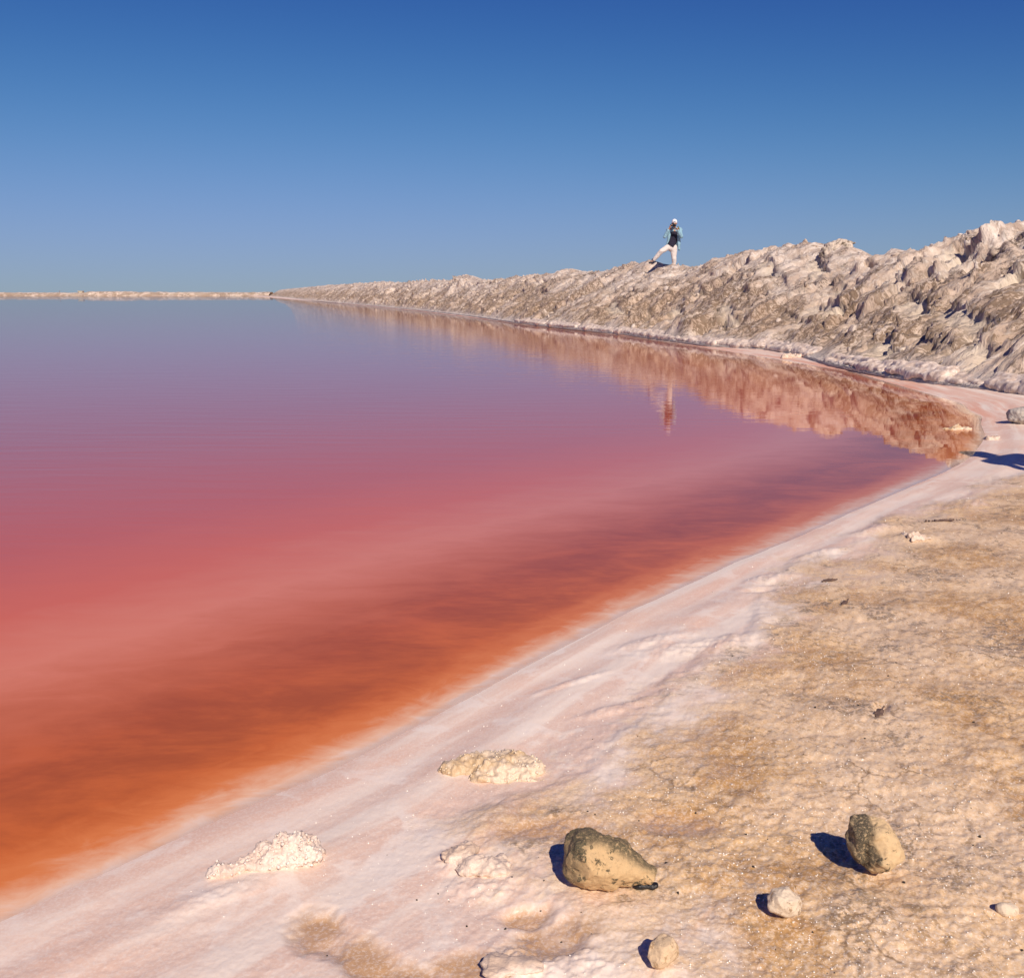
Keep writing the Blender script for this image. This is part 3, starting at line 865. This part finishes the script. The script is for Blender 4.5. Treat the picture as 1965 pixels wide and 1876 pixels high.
pk = blob('rock_block', [((-0.12, 0, -0.25), 0.25, (0.0, 0, 0.18), 0.08)], 0.03, m_crust, None, 2, [(0.07, 4, 4, 33), (0.03, 14, 3, 35)])
pk.location = bank_point(894, 538, 66.0); tag(pk, 'small pointed pale rock sticking up from the distant bank crest', 'rock')
kb = blob('rock_block', [((-0.15, 0, -0.1), 0.16, (0.15, 0, 0.02), 0.15, (1, 1.2, 0.8))], 0.025, m_crust2, None, 2, [(0.05, 5, 4, 43), (0.02, 16, 3, 45)])
kb.location = bank_point(1094, 524, 46.0); tag(kb, 'grey knob of rock on the crest midway along the bank', 'rock')

# ------------------------------------------------------------------ loose stones on the salt
def on_ground(u, v):
    p = G(u, v, 0.09); z = gz(*p); p = G(u, v, z); return Vector((p[0], p[1], gz(*p)))

def dark_mask(o, fn):
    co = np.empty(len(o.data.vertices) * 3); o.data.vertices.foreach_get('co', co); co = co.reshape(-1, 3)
    fattr(o, 'dark_mask', fn(co))

st_big = mat_stone('ochre_limestone', (0.64, 0.44, 0.225), (0.055, 0.055, 0.032), (0.56, 0.64), 22.0, True)
q = on_ground(1168, 1700)
s1 = blob('limestone_rock', [((-0.060, 0.03, 0.055), 0.066, (-0.045, 0.0, 0.085), 0.050, (0.95, 1.0, 1.0)), ((-0.05, 0, 0.075), 0.058, (0.01, 0.01, 0.058), 0.056),
                             ((-0.035, -0.01, 0.03), 0.036, (-0.01, -0.005, 0.03), 0.038),
                             ((0.02, 0.01, 0.058), 0.050, (0.085, 0.0, 0.040), 0.028, (1, 1, 0.9)), ((0.08, 0, 0.040), 0.026, (0.125, -0.005, 0.026), 0.018)],
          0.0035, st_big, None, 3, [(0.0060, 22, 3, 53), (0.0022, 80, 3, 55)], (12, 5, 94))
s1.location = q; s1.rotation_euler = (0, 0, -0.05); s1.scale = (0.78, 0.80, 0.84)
dark_mask(s1, lambda co: np.clip(sst(0.085, 0.115, co[:, 2] + 0.55 * np.maximum(co[:, 0], -0.02) + 0.35 * co[:, 1]) * 0.95 + sst(-0.065, -0.10, co[:, 0] + 0.4 * co[:, 1]) * 0.7, 0, 1))
tag(s1, 'large wedge shaped ochre rock with black stained back edge on tan crust', 'rock')

st2 = mat_stone('dark_sided_limestone', (0.71, 0.51, 0.28), (0.025, 0.028, 0.022), (0.60, 0.67), 26.0, True)
q = on_ground(1674, 1678)
s2 = blob('limestone_rock', [((0.010, 0.005, 0.048), 0.050, (0.006, 0.010, 0.098), 0.047, (0.95, 1.0, 1.0)), ((0.02, -0.01, 0.06), 0.044, (0.016, 0, 0.085), 0.044),
                             ((-0.044, 0.006, 0.040), 0.020, (-0.038, 0.012, 0.122), 0.020, (0.8, 1.8, 1)), ((-0.03, 0.02, 0.07), 0.036, (-0.015, 0.02, 0.115), 0.034), ((0, 0, 0.022), 0.030, (0.01, 0, 0.03), 0.034)],
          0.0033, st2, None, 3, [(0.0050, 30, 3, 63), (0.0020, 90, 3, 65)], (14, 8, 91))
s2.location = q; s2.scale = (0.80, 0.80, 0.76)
dark_mask(s2, lambda co: np.clip(sst(0.0, -0.016, co[:, 0] + 0.008 * np.sin(co[:, 2] * 70)) * sst(-0.055, -0.045, co[:, 0]) + 0.8 * sst(-0.045, -0.055, co[:, 0]), 0, 1))  # mask blackens the left side of the upright rock
tag(s2, 'upright rounded rock with black grooved left side standing alone at right', 'rock')

st3 = mat_stone('pale_stone', (0.82, 0.67, 0.49), (0.40, 0.25, 0.13), (0.54, 0.64), 34.0)
q = on_ground(1502, 1760)
s3 = blob('pale_stone', [((-0.008, 0, 0.020), 0.024, (0.010, 0, 0.022), 0.023), ((0, -0.004, 0.03), 0.024, (-0.006, 0, 0.034), 0.020)], 0.0025, st3, None, 2, [(0.003, 45, 3, 73), (0.0012, 120, 3, 75)], (12, 3, 88))
s3.location = q; tag(s3, 'fist sized whitish stone between the two big rocks and the bottom edge', 'stone')
q = on_ground(1268, 1856)
st4 = mat_stone('sandy_stone', (0.76, 0.56, 0.35), (0.48, 0.31, 0.16), (0.50, 0.62), 36.0)
s4 = blob('sandy_stone', [((-0.006, 0, 0.018), 0.022, (0.008, 0, 0.034), 0.020), ((0.004, 0, 0.02), 0.024, (-0.006, 0, 0.022), 0.022)], 0.0023, st4, None, 2, [(0.003, 45, 3, 83), (0.0012, 120, 3, 85)], (10, 4, 88))
s4.location = q; tag(s4, 'small sandy egg shaped stone lowest in the picture', 'stone')
q = on_ground(1932, 1752)
s5 = blob('sandy_stone', [((-0.006, 0, 0.008), 0.014, (0.007, 0, 0.009), 0.013)], 0.002, st3, None, 2, [(0.003, 50, 3, 93)])
s5.location = q; tag(s5, 'tiny pale pebble half sunk near the bottom right corner', 'stone')
# chip of black stone under the big rock's tail
q = on_ground(1242, 1702)
chip = blob('black_stone_chip', [((-0.018, 0, 0.006), 0.008, (0.012, 0, 0.007), 0.009, (1, 1, 0.8))], 0.0016, plain('black_stone', (0.012, 0.012, 0.014), 0.45, 0.4, 200, 0.002), None, 1, [(0.002, 90, 3, 97)])
chip.location = q; tag(chip, 'black stone chip under the right tail of the wedge shaped rock', 'stone')

# boulder at the right edge and salt lumps by the bay
q = on_ground(1972, 812)
b1 = blob('grey_boulder', [((-0.06, 0, 0.07), 0.10, (0.14, 0, 0.09), 0.12, (1.2, 1, 0.8))], 0.008, m_crust2, None, 2, [(0.03, 9, 4, 103), (0.008, 34, 3, 105)])
b1.location = q; tag(b1, 'grey crusted boulder cut by the right edge beside the bay', 'rock')
white_salt = mat_salt('white_salt', (0.66, 0.505, 0.405), (0.75, 0.625, 0.52), 0.45, 0.0)
yel_salt = mat_salt('yellow_salt', (0.54, 0.37, 0.19), (0.68, 0.53, 0.37), 0.4, 0.0)
pk_salt = mat_salt('pink_tan_salt', (0.60, 0.44, 0.32), (0.70, 0.55, 0.43), 0.4, 0.0)
for (u, v, L, hgt, mt, lab) in [(1838, 826, 0.10, 0.030, yel_salt, 'yellowish salt ledge at the end of the bay left of the grey boulder'),
                                (1902, 842, 0.03, 0.028, pk_salt, 'round white salt lump below the grey boulder'),
                                (1762, 1032, 0.035, 0.028, pk_salt, 'pale salt knob alone on the crust near the shore bend'),
                                (1525, 690, 0.20, 0.06, pk_salt, 'white salt mound at the foot of the bank in front of a hollow')]:
    q = on_ground(u, v)
    o = blob('salt_lump', [((-L, 0, 0), hgt, (L, 0, 0), hgt * 0.8, (1.2, 2.0, 1.0))], max(0.005, hgt / 9), mt, None, 2, [(hgt * 0.8, 0.45 / hgt, 4, int(u)), (hgt * 0.25, 2.2 / hgt, 3, int(v))])
    o.location = q; tag(o, lab, 'salt lump', 'salt lumps along the shore')

# ------------------------------------------------------------------ salt crusts in front
def crystal_mesh(pts, sizes, seed):
    r = np.random.default_rng(seed)
    base = np.array([[sx, sy, sz] for sx in (-1, 1) for sy in (-1, 1) for sz in (-1, 1)], float)
    ff = np.array([[0, 1, 3, 2], [4, 6, 7, 5], [0, 4, 5, 1], [2, 3, 7, 6], [0, 2, 6, 4], [1, 5, 7, 3]])
    V, F = [], []
    for k, (p, s) in enumerate(zip(pts, sizes)):
        e = r.normal(size=3) * 0.9
        M = np.array(Matrix.Rotation(e[0], 3, 'X') @ Matrix.Rotation(e[1], 3, 'Y') @ Matrix.Rotation(e[2], 3, 'Z'))
        q_ = base * s * (0.7 + 0.6 * r.random(3)) * (1 - 0.25 * r.random((8, 1)))
        V.append(q_ @ M.T + p); F.append(ff + 8 * k)
    return np.vstack(V), np.vstack(F)

# white crystal heap
q = on_ground(545, 1650)
r = np.random.default_rng(3)
heap = blob('salt_crystal_heap', [((-0.035, 0, 0.010), 0.030, (0.045, 0.0, 0.012), 0.034, (1, 1.2, 1)), ((0.0, 0.01, 0.03), 0.026, (0.03, 0, 0.034), 0.024), ((-0.13, -0.045, 0.0), 0.010, (-0.04, -0.01, 0.004), 0.018)],
            0.0028, white_salt, None, 2, [(0.010, 40, 4, 111), (0.004, 120, 3, 113)])
heap.location = q
pts, szs = [], []
me = heap.data
co = np.empty(len(me.vertices) * 3); me.vertices.foreach_get('co', co); co = co.reshape(-1, 3)
for k in r.choice(len(co), 220):
    if co[k, 2] > -0.004:
        pts.append(co[k]); szs.append(0.0012 + 0.0020 * r.random())
cv, cf = crystal_mesh(pts, szs, 5)
m_crys = mat_salt('salt_crystal', (0.74, 0.62, 0.525), (0.82, 0.73, 0.64), 0.25, 0.0)
add_mesh('crystal_crust', cv, cf, m_crys, heap, False)['kind'] = 'stuff'
tag(heap, 'heap of bright white salt crystals on the pink shore', 'salt heap')

# yellowish crust slab
q = on_ground(940, 1480)
slab = blob('salt_crust_slab', [((-0.10, 0.02, 0.0), 0.024, (0.0, 0.03, 0.004), 0.040, (1, 1.3, 0.8)), ((0.0, 0.02, 0.004), 0.042, (0.085, 0.0, 0.004), 0.040, (1, 1.3, 0.75)), ((0.03, 0.05, 0.004), 0.028, (0.06, 0.04, 0.0), 0.03),
                                ((-0.02, -0.02, 0.0), 0.028, (0.09, -0.03, 0.0), 0.026, (1, 1.2, 0.7)), ((0.09, -0.045, 0.0), 0.016, (0.14, -0.055, 0.0), 0.012)],
            0.0035, yel_salt, None, 2, [(0.012, 24, 4, 121), (0.005, 90, 3, 123)])
slab.location = q
me = slab.data
co = np.empty(len(me.vertices) * 3); me.vertices.foreach_get('co', co); co = co.reshape(-1, 3)
sel = r.choice(len(co), 260)
cv, cf = crystal_mesh([co[k] for k in sel if co[k, 2] > 0], [0.0012 + 0.0022 * r.random() for k in sel if co[k, 2] > 0], 6)
add_mesh('crystal_crust', cv, cf, mat_salt('yellowed_crystal', (0.64, 0.50, 0.33), (0.76, 0.64, 0.49), 0.25, 0.0), slab, False)['kind'] = 'stuff'
tag(slab, 'yellowish lumpy salt crust slab on the pink shore above the rocks', 'salt crust')
q = on_ground(882, 1648)
sl2 = blob('salt_crust_slab', [((-0.02, 0, 0.0), 0.022, (0.015, 0.01, 0.004), 0.022, (1, 1.3, 0.7)), ((0.02, -0.03, 0), 0.03, (0.075, -0.035, 0), 0.028, (1, 1.2, 0.55))], 0.003, pk_salt, None, 2,
           [(0.008, 34, 4, 131), (0.003, 110, 3, 133)])
sl2.location = q; tag(sl2, 'small rounded pinkish salt crust between the white heap and wedge rock', 'salt crust')
q = on_ground(985, 1862)
sl3 = blob('salt_crust_slab', [((-0.03, 0, 0.0), 0.022, (0.03, 0.0, 0.004), 0.02, (1, 1.3, 0.7))], 0.003, pk_salt, None, 2, [(0.008, 34, 4, 141), (0.003, 110, 3, 143)])
sl3.location = q; sl3.scale = (1, 1, 0.55); tag(sl3, 'knobbly tan salt crust at the bottom edge beside the brown puddle', 'salt crust')

# ------------------------------------------------------------------ glints and specks
def scatter(n, rmin, rmax, amin, amax, ok, seed):
    r = np.random.default_rng(seed)
    k = n * 3
    inv_ = 1 / rmax + r.random(k) * (1 / rmin - 1 / rmax)
    rr = 1 / inv_; aa = np.radians(amin + (amax - amin) * r.random(k))
    x = rr * np.sin(aa); y = rr * np.cos(aa)
    sd, al, tn, z, pd, stn = ground_fields(x[None], y[None])
    m = ok(sd[0], tn[0], pd[0], x, y, r.random(k))
    i = np.where(m)[0][:n]
    return np.stack([x[i], y[i], z[0][i]], -1), rr[i], r
p, rr, r = scatter(7000, 1.4, 9, -20, 36, lambda sd, tn, pd, x, y, q_: (sd > 0.1) & (pd < 0.3) & (q_ < 0.12 + 0.9 * tn) & (fbm2(x * 1.9, y * 1.9, 3, 77) + 0.4 * q_ > 0.0), 12)
sz = (0.0004 + 0.0010 * r.random(len(p)) ** 3) * (0.6 + 0.25 * rr)
cv, cf = crystal_mesh(p, sz, 13)
gr_ = add_mesh('salt_grains', cv, cf, plain('salt_grain', (0.90, 0.84, 0.75), 0.3), None, False)
gr_['kind'] = 'stuff'; gr_['label'] = 'glittering loose salt grains on the tan crust'; gr_['category'] = 'salt grains'
p, rr, r = scatter(120, 1.45, 6, -18, 36, lambda sd, tn, pd, x, y, q_: (sd > 0.15) & (q_ < 0.08 + 0.9 * tn), 14)
sz = 0.0008 + 0.0018 * r.random(len(p)) ** 2
cv, cf = crystal_mesh(p, sz, 15)
sp = add_mesh('dark_grit', cv, cf, plain('dark_grit', (0.035, 0.025, 0.018), 0.8), None, False)
sp['kind'] = 'stuff'; sp['label'] = 'scattered dark grit specks on the salt crust'; sp['category'] = 'grit'

flake_m = plain('dark_flake', (0.13, 0.08, 0.06), 0.8, 0.4, 60, 0.003)
for k, (u, v, L, ang, lab) in enumerate([(1592, 1112, 0.030, 0.2, 'dark crust flake nearest the bright salt edge of the shore'), (1622, 1160, 0.028, 0.9, 'slim dark flake standing on the pale tan crust'),
                                         (1690, 1365, 0.030, 0.95, 'brown flake in a hollow of the tan crust above the lone rock'), (1815, 1000, 0.10, 0.05, 'long dark flake of crust at the shore bend')]):
    q = on_ground(u, v)
    o = blob('crust_flake', [((-L, 0, 0.002), 0.006, (L, 0, 0.008), 0.004, (1, 1.0, 0.8)), ((-L * 0.5, 0, 0.003), 0.009, (L * 0.3, 0.004, 0.005), 0.008, (1, 1.3, 0.5))], 0.0016, flake_m, None, 1, [(0.003, 80, 3, 150 + k)])
    o.location = q; o.rotation_euler = (0, 0, ang); tag(o, lab, 'crust flake')

# ------------------------------------------------------------------ people
skin = plain('skin', (0.42, 0.21, 0.13), 0.55, 0.1, 40)
cloth_b = plain('light_blue_cloth', (0.24, 0.42, 0.52), 0.85, 0.12, 12)
cloth_n = plain('navy_cloth', (0.014, 0.012, 0.03), 0.9, 0.3, 25)
cloth_w = plain('off_white_cloth', (0.66, 0.60, 0.56), 0.85, 0.14, 12)
cap_w = plain('white_cap', (0.82, 0.80, 0.82), 0.8, 0.05, 10)
shoe_m = plain('dark_shoe', (0.03, 0.032, 0.05), 0.7, 0.3, 40)
olive = plain('olive_webbing', (0.16, 0.14, 0.05), 0.8, 0.2, 40)
black = plain('black_plastic', (0.015, 0.015, 0.017), 0.35, 0.2, 40)
glass = plain('lens_glass', (0.004, 0.004, 0.006), 0.08)

def hand_caps(w, tip, side, curl):
    """palm and five fingers from wrist w towards tip; curl = direction the fingers close in"""
    w = Vector(w); d = (Vector(tip) - w).normalized(); cu = Vector(curl).normalized(); sdv = d.cross(cu).normalized() * side
    cs_ = [(w, 0.026, w + d * 0.045, 0.034, (1, 1, 1)), (w + d * 0.045 - sdv * 0.018, 0.020, w + d * 0.075 - sdv * 0.022, 0.018), (w + d * 0.045 + sdv * 0.018, 0.020, w + d * 0.075 + sdv * 0.022, 0.018)]
    for k, ln in enumerate((0.062, 0.072, 0.066, 0.052)):
        b0 = w + d * 0.078 + sdv * (-0.030 + 0.020 * k)
        k1 = b0 + (d * 0.8 + cu * 0.5).normalized() * ln * 0.55
        k2 = k1 + (d * 0.15 + cu * 1.0).normalized() * ln * 0.5
        cs_ += [(b0, 0.0095, k1, 0.009), (k1, 0.009, k2, 0.008)]
    t0 = w + d * 0.03 - sdv * 0.03
    t1 = t0 + (d * 0.6 - sdv * 0.7 + cu * 0.4).normalized() * 0.035
    cs_ += [(t0, 0.013, t1, 0.011), (t1, 0.011, t1 + (d * 0.8 + cu * 0.6).normalized() * 0.03, 0.009)]
    return cs_

def build_person(loc, J, label, hands, head_fwd):
    root = empty('person', loc)
    h = Vector(J['head'])
    fwd = Vector(head_fwd).normalized(); side = Vector((0, 0, 1)).cross(fwd).normalized()
    body = [(h + Vector((0, 0, 0.02)), 0.092, h + Vector((0, 0, 0.05)), 0.09, (0.88, 1.0, 1.08)), (h + fwd * 0.02 - Vector((0, 0, 0.05)), 0.072, h + fwd * 0.035 - Vector((0, 0, 0.085)), 0.05, (0.9, 0.95, 1)),
            (h + fwd * 0.085, 0.014, h + fwd * 0.107 - Vector((0, 0, 0.032)), 0.017), (h + side * 0.082 + Vector((0, 0, -0.01)), 0.016, h + side * 0.084 + Vector((0, 0, 0.02)), 0.02, (0.5, 1, 1.3)),
            (h - side * 0.082 + Vector((0, 0, -0.01)), 0.016, h - side * 0.084 + Vector((0, 0, 0.02)), 0.02, (0.5, 1, 1.3)),
            (h + fwd * 0.072 - Vector((0, 0, 0.072)) - side * 0.02, 0.012, h + fwd * 0.072 - Vector((0, 0, 0.072)) + side * 0.02, 0.012),
            (h + fwd * 0.076 + Vector((0, 0, 0.028)) - side * 0.035, 0.014, h + fwd * 0.076 + Vector((0, 0, 0.028)) + side * 0.035, 0.014),
            (h - Vector((0, 0, 0.06)), 0.058, Vector(J['neck']), 0.062), (J['neck'], 0.06, J['chest'], 0.13, (1.15, 0.75, 1)), (J['chest'], 0.135, J['waist'], 0.12, (1.15, 0.72, 1)), (J['waist'], 0.12, J['pelvis'], 0.125, (1.15, 0.8, 1))]
    for sname in ('L', 'R'):
        body += [(J['sh' + sname], 0.055, J['el' + sname], 0.042), (J['el' + sname], 0.040, J['wr' + sname], 0.028), (J['neck'], 0.05, J['sh' + sname], 0.058),
                 (J['hip' + sname], 0.088, J['kn' + sname], 0.058), (J['kn' + sname], 0.056, J['an' + sname], 0.036), (J['an' + sname], 0.036, J['toe' + sname], 0.028)]
        body += hand_caps(*hands[sname])
    bd = blob('body', body, 0.0075, skin, root, 2)
    tr = [(J['pelvis'], 0.148, Vector(J['pelvis']) + Vector((0, 0, -0.06)), 0.14, (1.1, 0.85, 1))]
    for sname in ('L', 'R'):
        tr += [(J['pelvis'], 0.12, J['hip' + sname], 0.112), (J['hip' + sname], 0.115, J['kn' + sname], 0.088), (J['kn' + sname], 0.088, Vector(J['kn' + sname]).lerp(Vector(J['an' + sname]), 0.86), 0.060)]
        shv = Vector(J['toe' + sname]) - Vector(J['an' + sname])
        blob('shoe', [(Vector(J['an' + sname]) - shv * 0.12 + Vector((0, 0, -0.03)), 0.046, Vector(J['toe' + sname]), 0.038, (1, 1, 0.9)), (J['an' + sname], 0.046, Vector(J['an' + sname]) + Vector((0, 0, 0.06)), 0.042)], 0.009, shoe_m, root, 2)
    blob('trousers', tr, 0.011, cloth_w, root, 3, [(0.010, 9, 3, 5)])
    blob('t_shirt', [(J['chest'], 0.142, J['waist'], 0.135, (1.12, 0.80, 1)), (J['waist'], 0.135, Vector(J['pelvis']) + Vector((0, 0, 0.03)), 0.150, (1.12, 0.86, 1))], 0.011, cloth_n, root, 3, [(0.008, 10, 3, 6)])
    return root, h, fwd, side

# photographer on the crest; x right, y away from us, z up; origin under the standing leg
F0 = bank_point(1294, 517, 34.6)
PS = 0.94
J = dict(head=(-0.045, 0.0, 1.62), neck=(-0.035, 0.05, 1.47), chest=(-0.04, 0.06, 1.26), waist=(-0.09, 0.06, 0.98), pelvis=(-0.12, 0.06, 0.82),
         shL=(0.15, 0.05, 1.40), elL=(0.175, -0.12, 1.16), wrL=(0.02, -0.26, 1.40), shR=(-0.22, 0.03, 1.39), elR=(-0.375, -0.10, 1.15), wrR=(-0.225, -0.19, 1.46),
         hipL=(-0.03, 0.06, 0.78), knL=(-0.02, 0.02, 0.40), anL=(0.0, 0.08, 0.03), toeL=(0.03, -0.10, -0.03),
         hipR=(-0.22, 0.05, 0.79), knR=(-0.48, -0.16, 0.64), anR=(-0.745, -0.06, 0.29), toeR=(-0.86, -0.16, 0.235))
hands = dict(L=((0.02, -0.26, 1.40), (-0.07, -0.30, 1.46), 1, (-0.2, -0.3, 1)), R=((-0.225, -0.19, 1.46), (-0.19, -0.21, 1.56), -1, (1, -0.3, 0.1)))
fw = Vector((-0.12, -1, -0.06)).normalized()
ph, hd, fwd, sidev = build_person(F0, J, '', hands, fw)
ph.scale = (PS * 1.08, PS, PS)
tag(ph, 'person in white cap and light blue shirt photographing from the bank crest', 'person')
# open shirt
shirt = [(Vector(J['shL']) + Vector((0, 0.03, 0)), 0.10, Vector((0.02, 0.10, 1.36)), 0.12), (Vector(J['shR']) + Vector((0, 0.04, 0)), 0.09, Vector((-0.1, 0.10, 1.36)), 0.12),
         ((-0.04, 0.13, 1.30), 0.13, (-0.06, 0.15, 0.85), 0.14, (1.3, 0.6, 1)),
         (J['shL'], 0.078, J['elL'], 0.066), (J['elL'], 0.066, Vector(J['elL']).lerp(Vector(J['wrL']), 0.80), 0.052),
         (J['shR'], 0.074, J['elR'], 0.062), (J['elR'], 0.062, Vector(J['elR']).lerp(Vector(J['wrR']), 0.72), 0.052),
         ((0.12, 0.02, 1.33), 0.065, (0.12, 0.02, 1.0), 0.055), ((0.12, 0.02, 1.0), 0.055, (0.135, 0.02, 0.74), 0.040), ((0.14, 0.06, 1.0), 0.05, (0.155, 0.07, 0.70), 0.035),
         ((-0.20, 0.02, 1.32), 0.06, (-0.235, 0.03, 1.0), 0.042), ((-0.235, 0.03, 1.0), 0.042, (-0.30, 0.06, 0.82), 0.028),
         ((0.03, 0.02, 1.455), 0.05, (-0.09, 0.03, 1.455), 0.045)]
blob('shirt', shirt, 0.011, cloth_b, ph, 2, [(0.010, 10, 3, 7)])
# cap, backwards peak behind the head
hc = hd + Vector((0, 0, 0.055))
cp = blob('cap', [(hc, 0.100, hc + Vector((0, 0, 0.02)), 0.096, (0.92, 1.04, 0.95)), (hc - fwd * 0.07 + Vector((0, 0, -0.01)), 0.045, hc - fwd * 0.14 + Vector((0, 0, -0.03)), 0.05, (1, 1, 0.3))], 0.008, cap_w, ph, 3)
mk = blob('cap_badge', [(hc + fwd * 0.098 - sidev * 0.026 + Vector((0, 0, 0.0)), 0.011, hc + fwd * 0.098 + sidev * 0.026 + Vector((0, 0, 0.012)), 0.011)], 0.003, plain('cap_badge', (0.05, 0.03, 0.04), 0.7), cp, 1)
# head is lit below the cap; camera held to the eye
lens_c = Vector((-0.105, -0.20, 1.54))
cr = empty('camera', F0 + lens_c * PS); cr.scale = (PS * 1.35,) * 3
blob('body', [((-0.05, 0.08, 0.01), 0.036, (0.045, 0.08, 0.01), 0.036, (1, 0.9, 1.15)), ((0, 0.08, 0.05), 0.024, (0.0, 0.06, 0.05), 0.024)], 0.006, black, cr, 2)
bm = bmesh.new()
bmesh.ops.create_cone(bm, cap_ends=True, segments=28, radius1=0.040, radius2=0.034, depth=0.11, matrix=Matrix.Rotation(math.pi / 2, 4, 'X') @ Matrix.Identity(4))
bmesh.ops.bevel(bm, geom=[e for e in bm.edges if len(e.link_faces) == 2 and e.calc_face_angle(0) > 1], offset=0.004, segments=2, affect='EDGES')
me = bpy.data.meshes.new('lens'); bm.to_mesh(me); bm.free(); me.materials.append(plain('lens_barrel', (0.20, 0.20, 0.19), 0.45))
ln = bpy.data.objects.new('lens', me); COL.objects.link(ln); ln.parent = cr
bm = bmesh.new(); bmesh.ops.create_cone(bm, cap_ends=True, segments=28, radius1=0.034, radius2=0.034, depth=0.006, matrix=Matrix.Translation((0, -0.057, 0)) @ Matrix.Rotation(math.pi / 2, 4, 'X'))
me = bpy.data.meshes.new('lens_glass'); bm.to_mesh(me); bm.free(); me.materials.append(glass)
lg = bpy.data.objects.new('lens_glass', me); COL.objects.link(lg); lg.parent = ln
tag(cr, 'black camera with a wide lens held to the eye by the person', 'camera')
# backpack with its strap
bp = empty('backpack', F0 + Vector((0.02, 0.27, 0.95)) * PS); bp.scale = (PS,) * 3
blob('bag', [((-0.08, 0.0, 0.05), 0.10, (0.06, 0.0, 0.05), 0.10, (1, 0.8, 1)), ((-0.08, 0.0, 0.35), 0.09, (0.06, 0.0, 0.35), 0.09, (1, 0.8, 1)), ((-0.08, 0.0, 0.05), 0.09, (-0.08, 0.0, 0.35), 0.09), ((0.06, 0.0, 0.05), 0.09, (0.06, 0.0, 0.35), 0.09)], 0.014, black, bp, 2)
blob('strap', [((0.085, -0.16, 0.56), 0.024, (0.10, -0.31, 0.48), 0.024, (1, 0.5, 1)), ((0.10, -0.31, 0.48), 0.024, (0.105, -0.33, 0.36), 0.022, (1, 0.5, 1)), ((0.085, -0.16, 0.56), 0.024, (0.075, -0.02, 0.50), 0.022)], 0.006, olive, bp, 2)
blob('hip_strap', [((0.17, -0.10, 0.20), 0.014, (0.20, -0.10, 0.02), 0.010), ((0.17, -0.10, 0.20), 0.013, (0.215, -0.12, 0.25), 0.010)], 0.005, black, bp, 1)
tag(bp, 'dark backpack with olive shoulder strap worn by the person on the bank', 'backpack')

# unseen second person, added past the right edge to cast the shadow in view
tip = G(1868, 858, 0.05)
hgt2 = 1.72
sv = np.array([-SUND.x, -SUND.y]) / math.tan(SUN_EL) * hgt2 / math.hypot(SUND.x, SUND.y)
pos = tip - sv
J2 = dict(head=(0, 0, 1.58), neck=(0, 0.01, 1.43), chest=(0, 0.02, 1.24), waist=(0, 0.01, 1.0), pelvis=(0, 0.01, 0.88),
          shL=(0.18, 0.01, 1.38), elL=(0.24, 0.03, 1.10), wrL=(0.24, -0.04, 0.87), shR=(-0.18, 0.01, 1.38), elR=(-0.24, 0.03, 1.10), wrR=(-0.24, -0.04, 0.87),
          hipL=(0.09, 0.01, 0.86), knL=(0.10, -0.01, 0.48), anL=(0.10, 0.02, 0.09), toeL=(0.11, -0.12, 0.035), hipR=(-0.09, 0.01, 0.86), knR=(-0.10, -0.01, 0.48), anR=(-0.10, 0.02, 0.09), toeR=(-0.11, -0.12, 0.035))
hands2 = dict(L=((0.24, -0.04, 0.87), (0.24, -0.05, 0.80), 1, (-1, -0.3, 0)), R=((-0.24, -0.04, 0.87), (-0.24, -0.05, 0.80), -1, (1, -0.3, 0)))
p2, hd2, f2, s2v = build_person((pos[0], pos[1], gz(*pos)), J2, '', hands2, (-0.8, 0.6, 0))
p2.rotation_euler = (0, 0, math.radians(35))
blob('hair', [(hd2 + Vector((0, 0, 0.05)), 0.098, hd2 + Vector((0, 0, 0.06)) - f2 * 0.03, 0.096)], 0.01, black, p2, 2)
tag(p2, 'unseen person added beyond the right edge to cast the shadow on the salt', 'person')
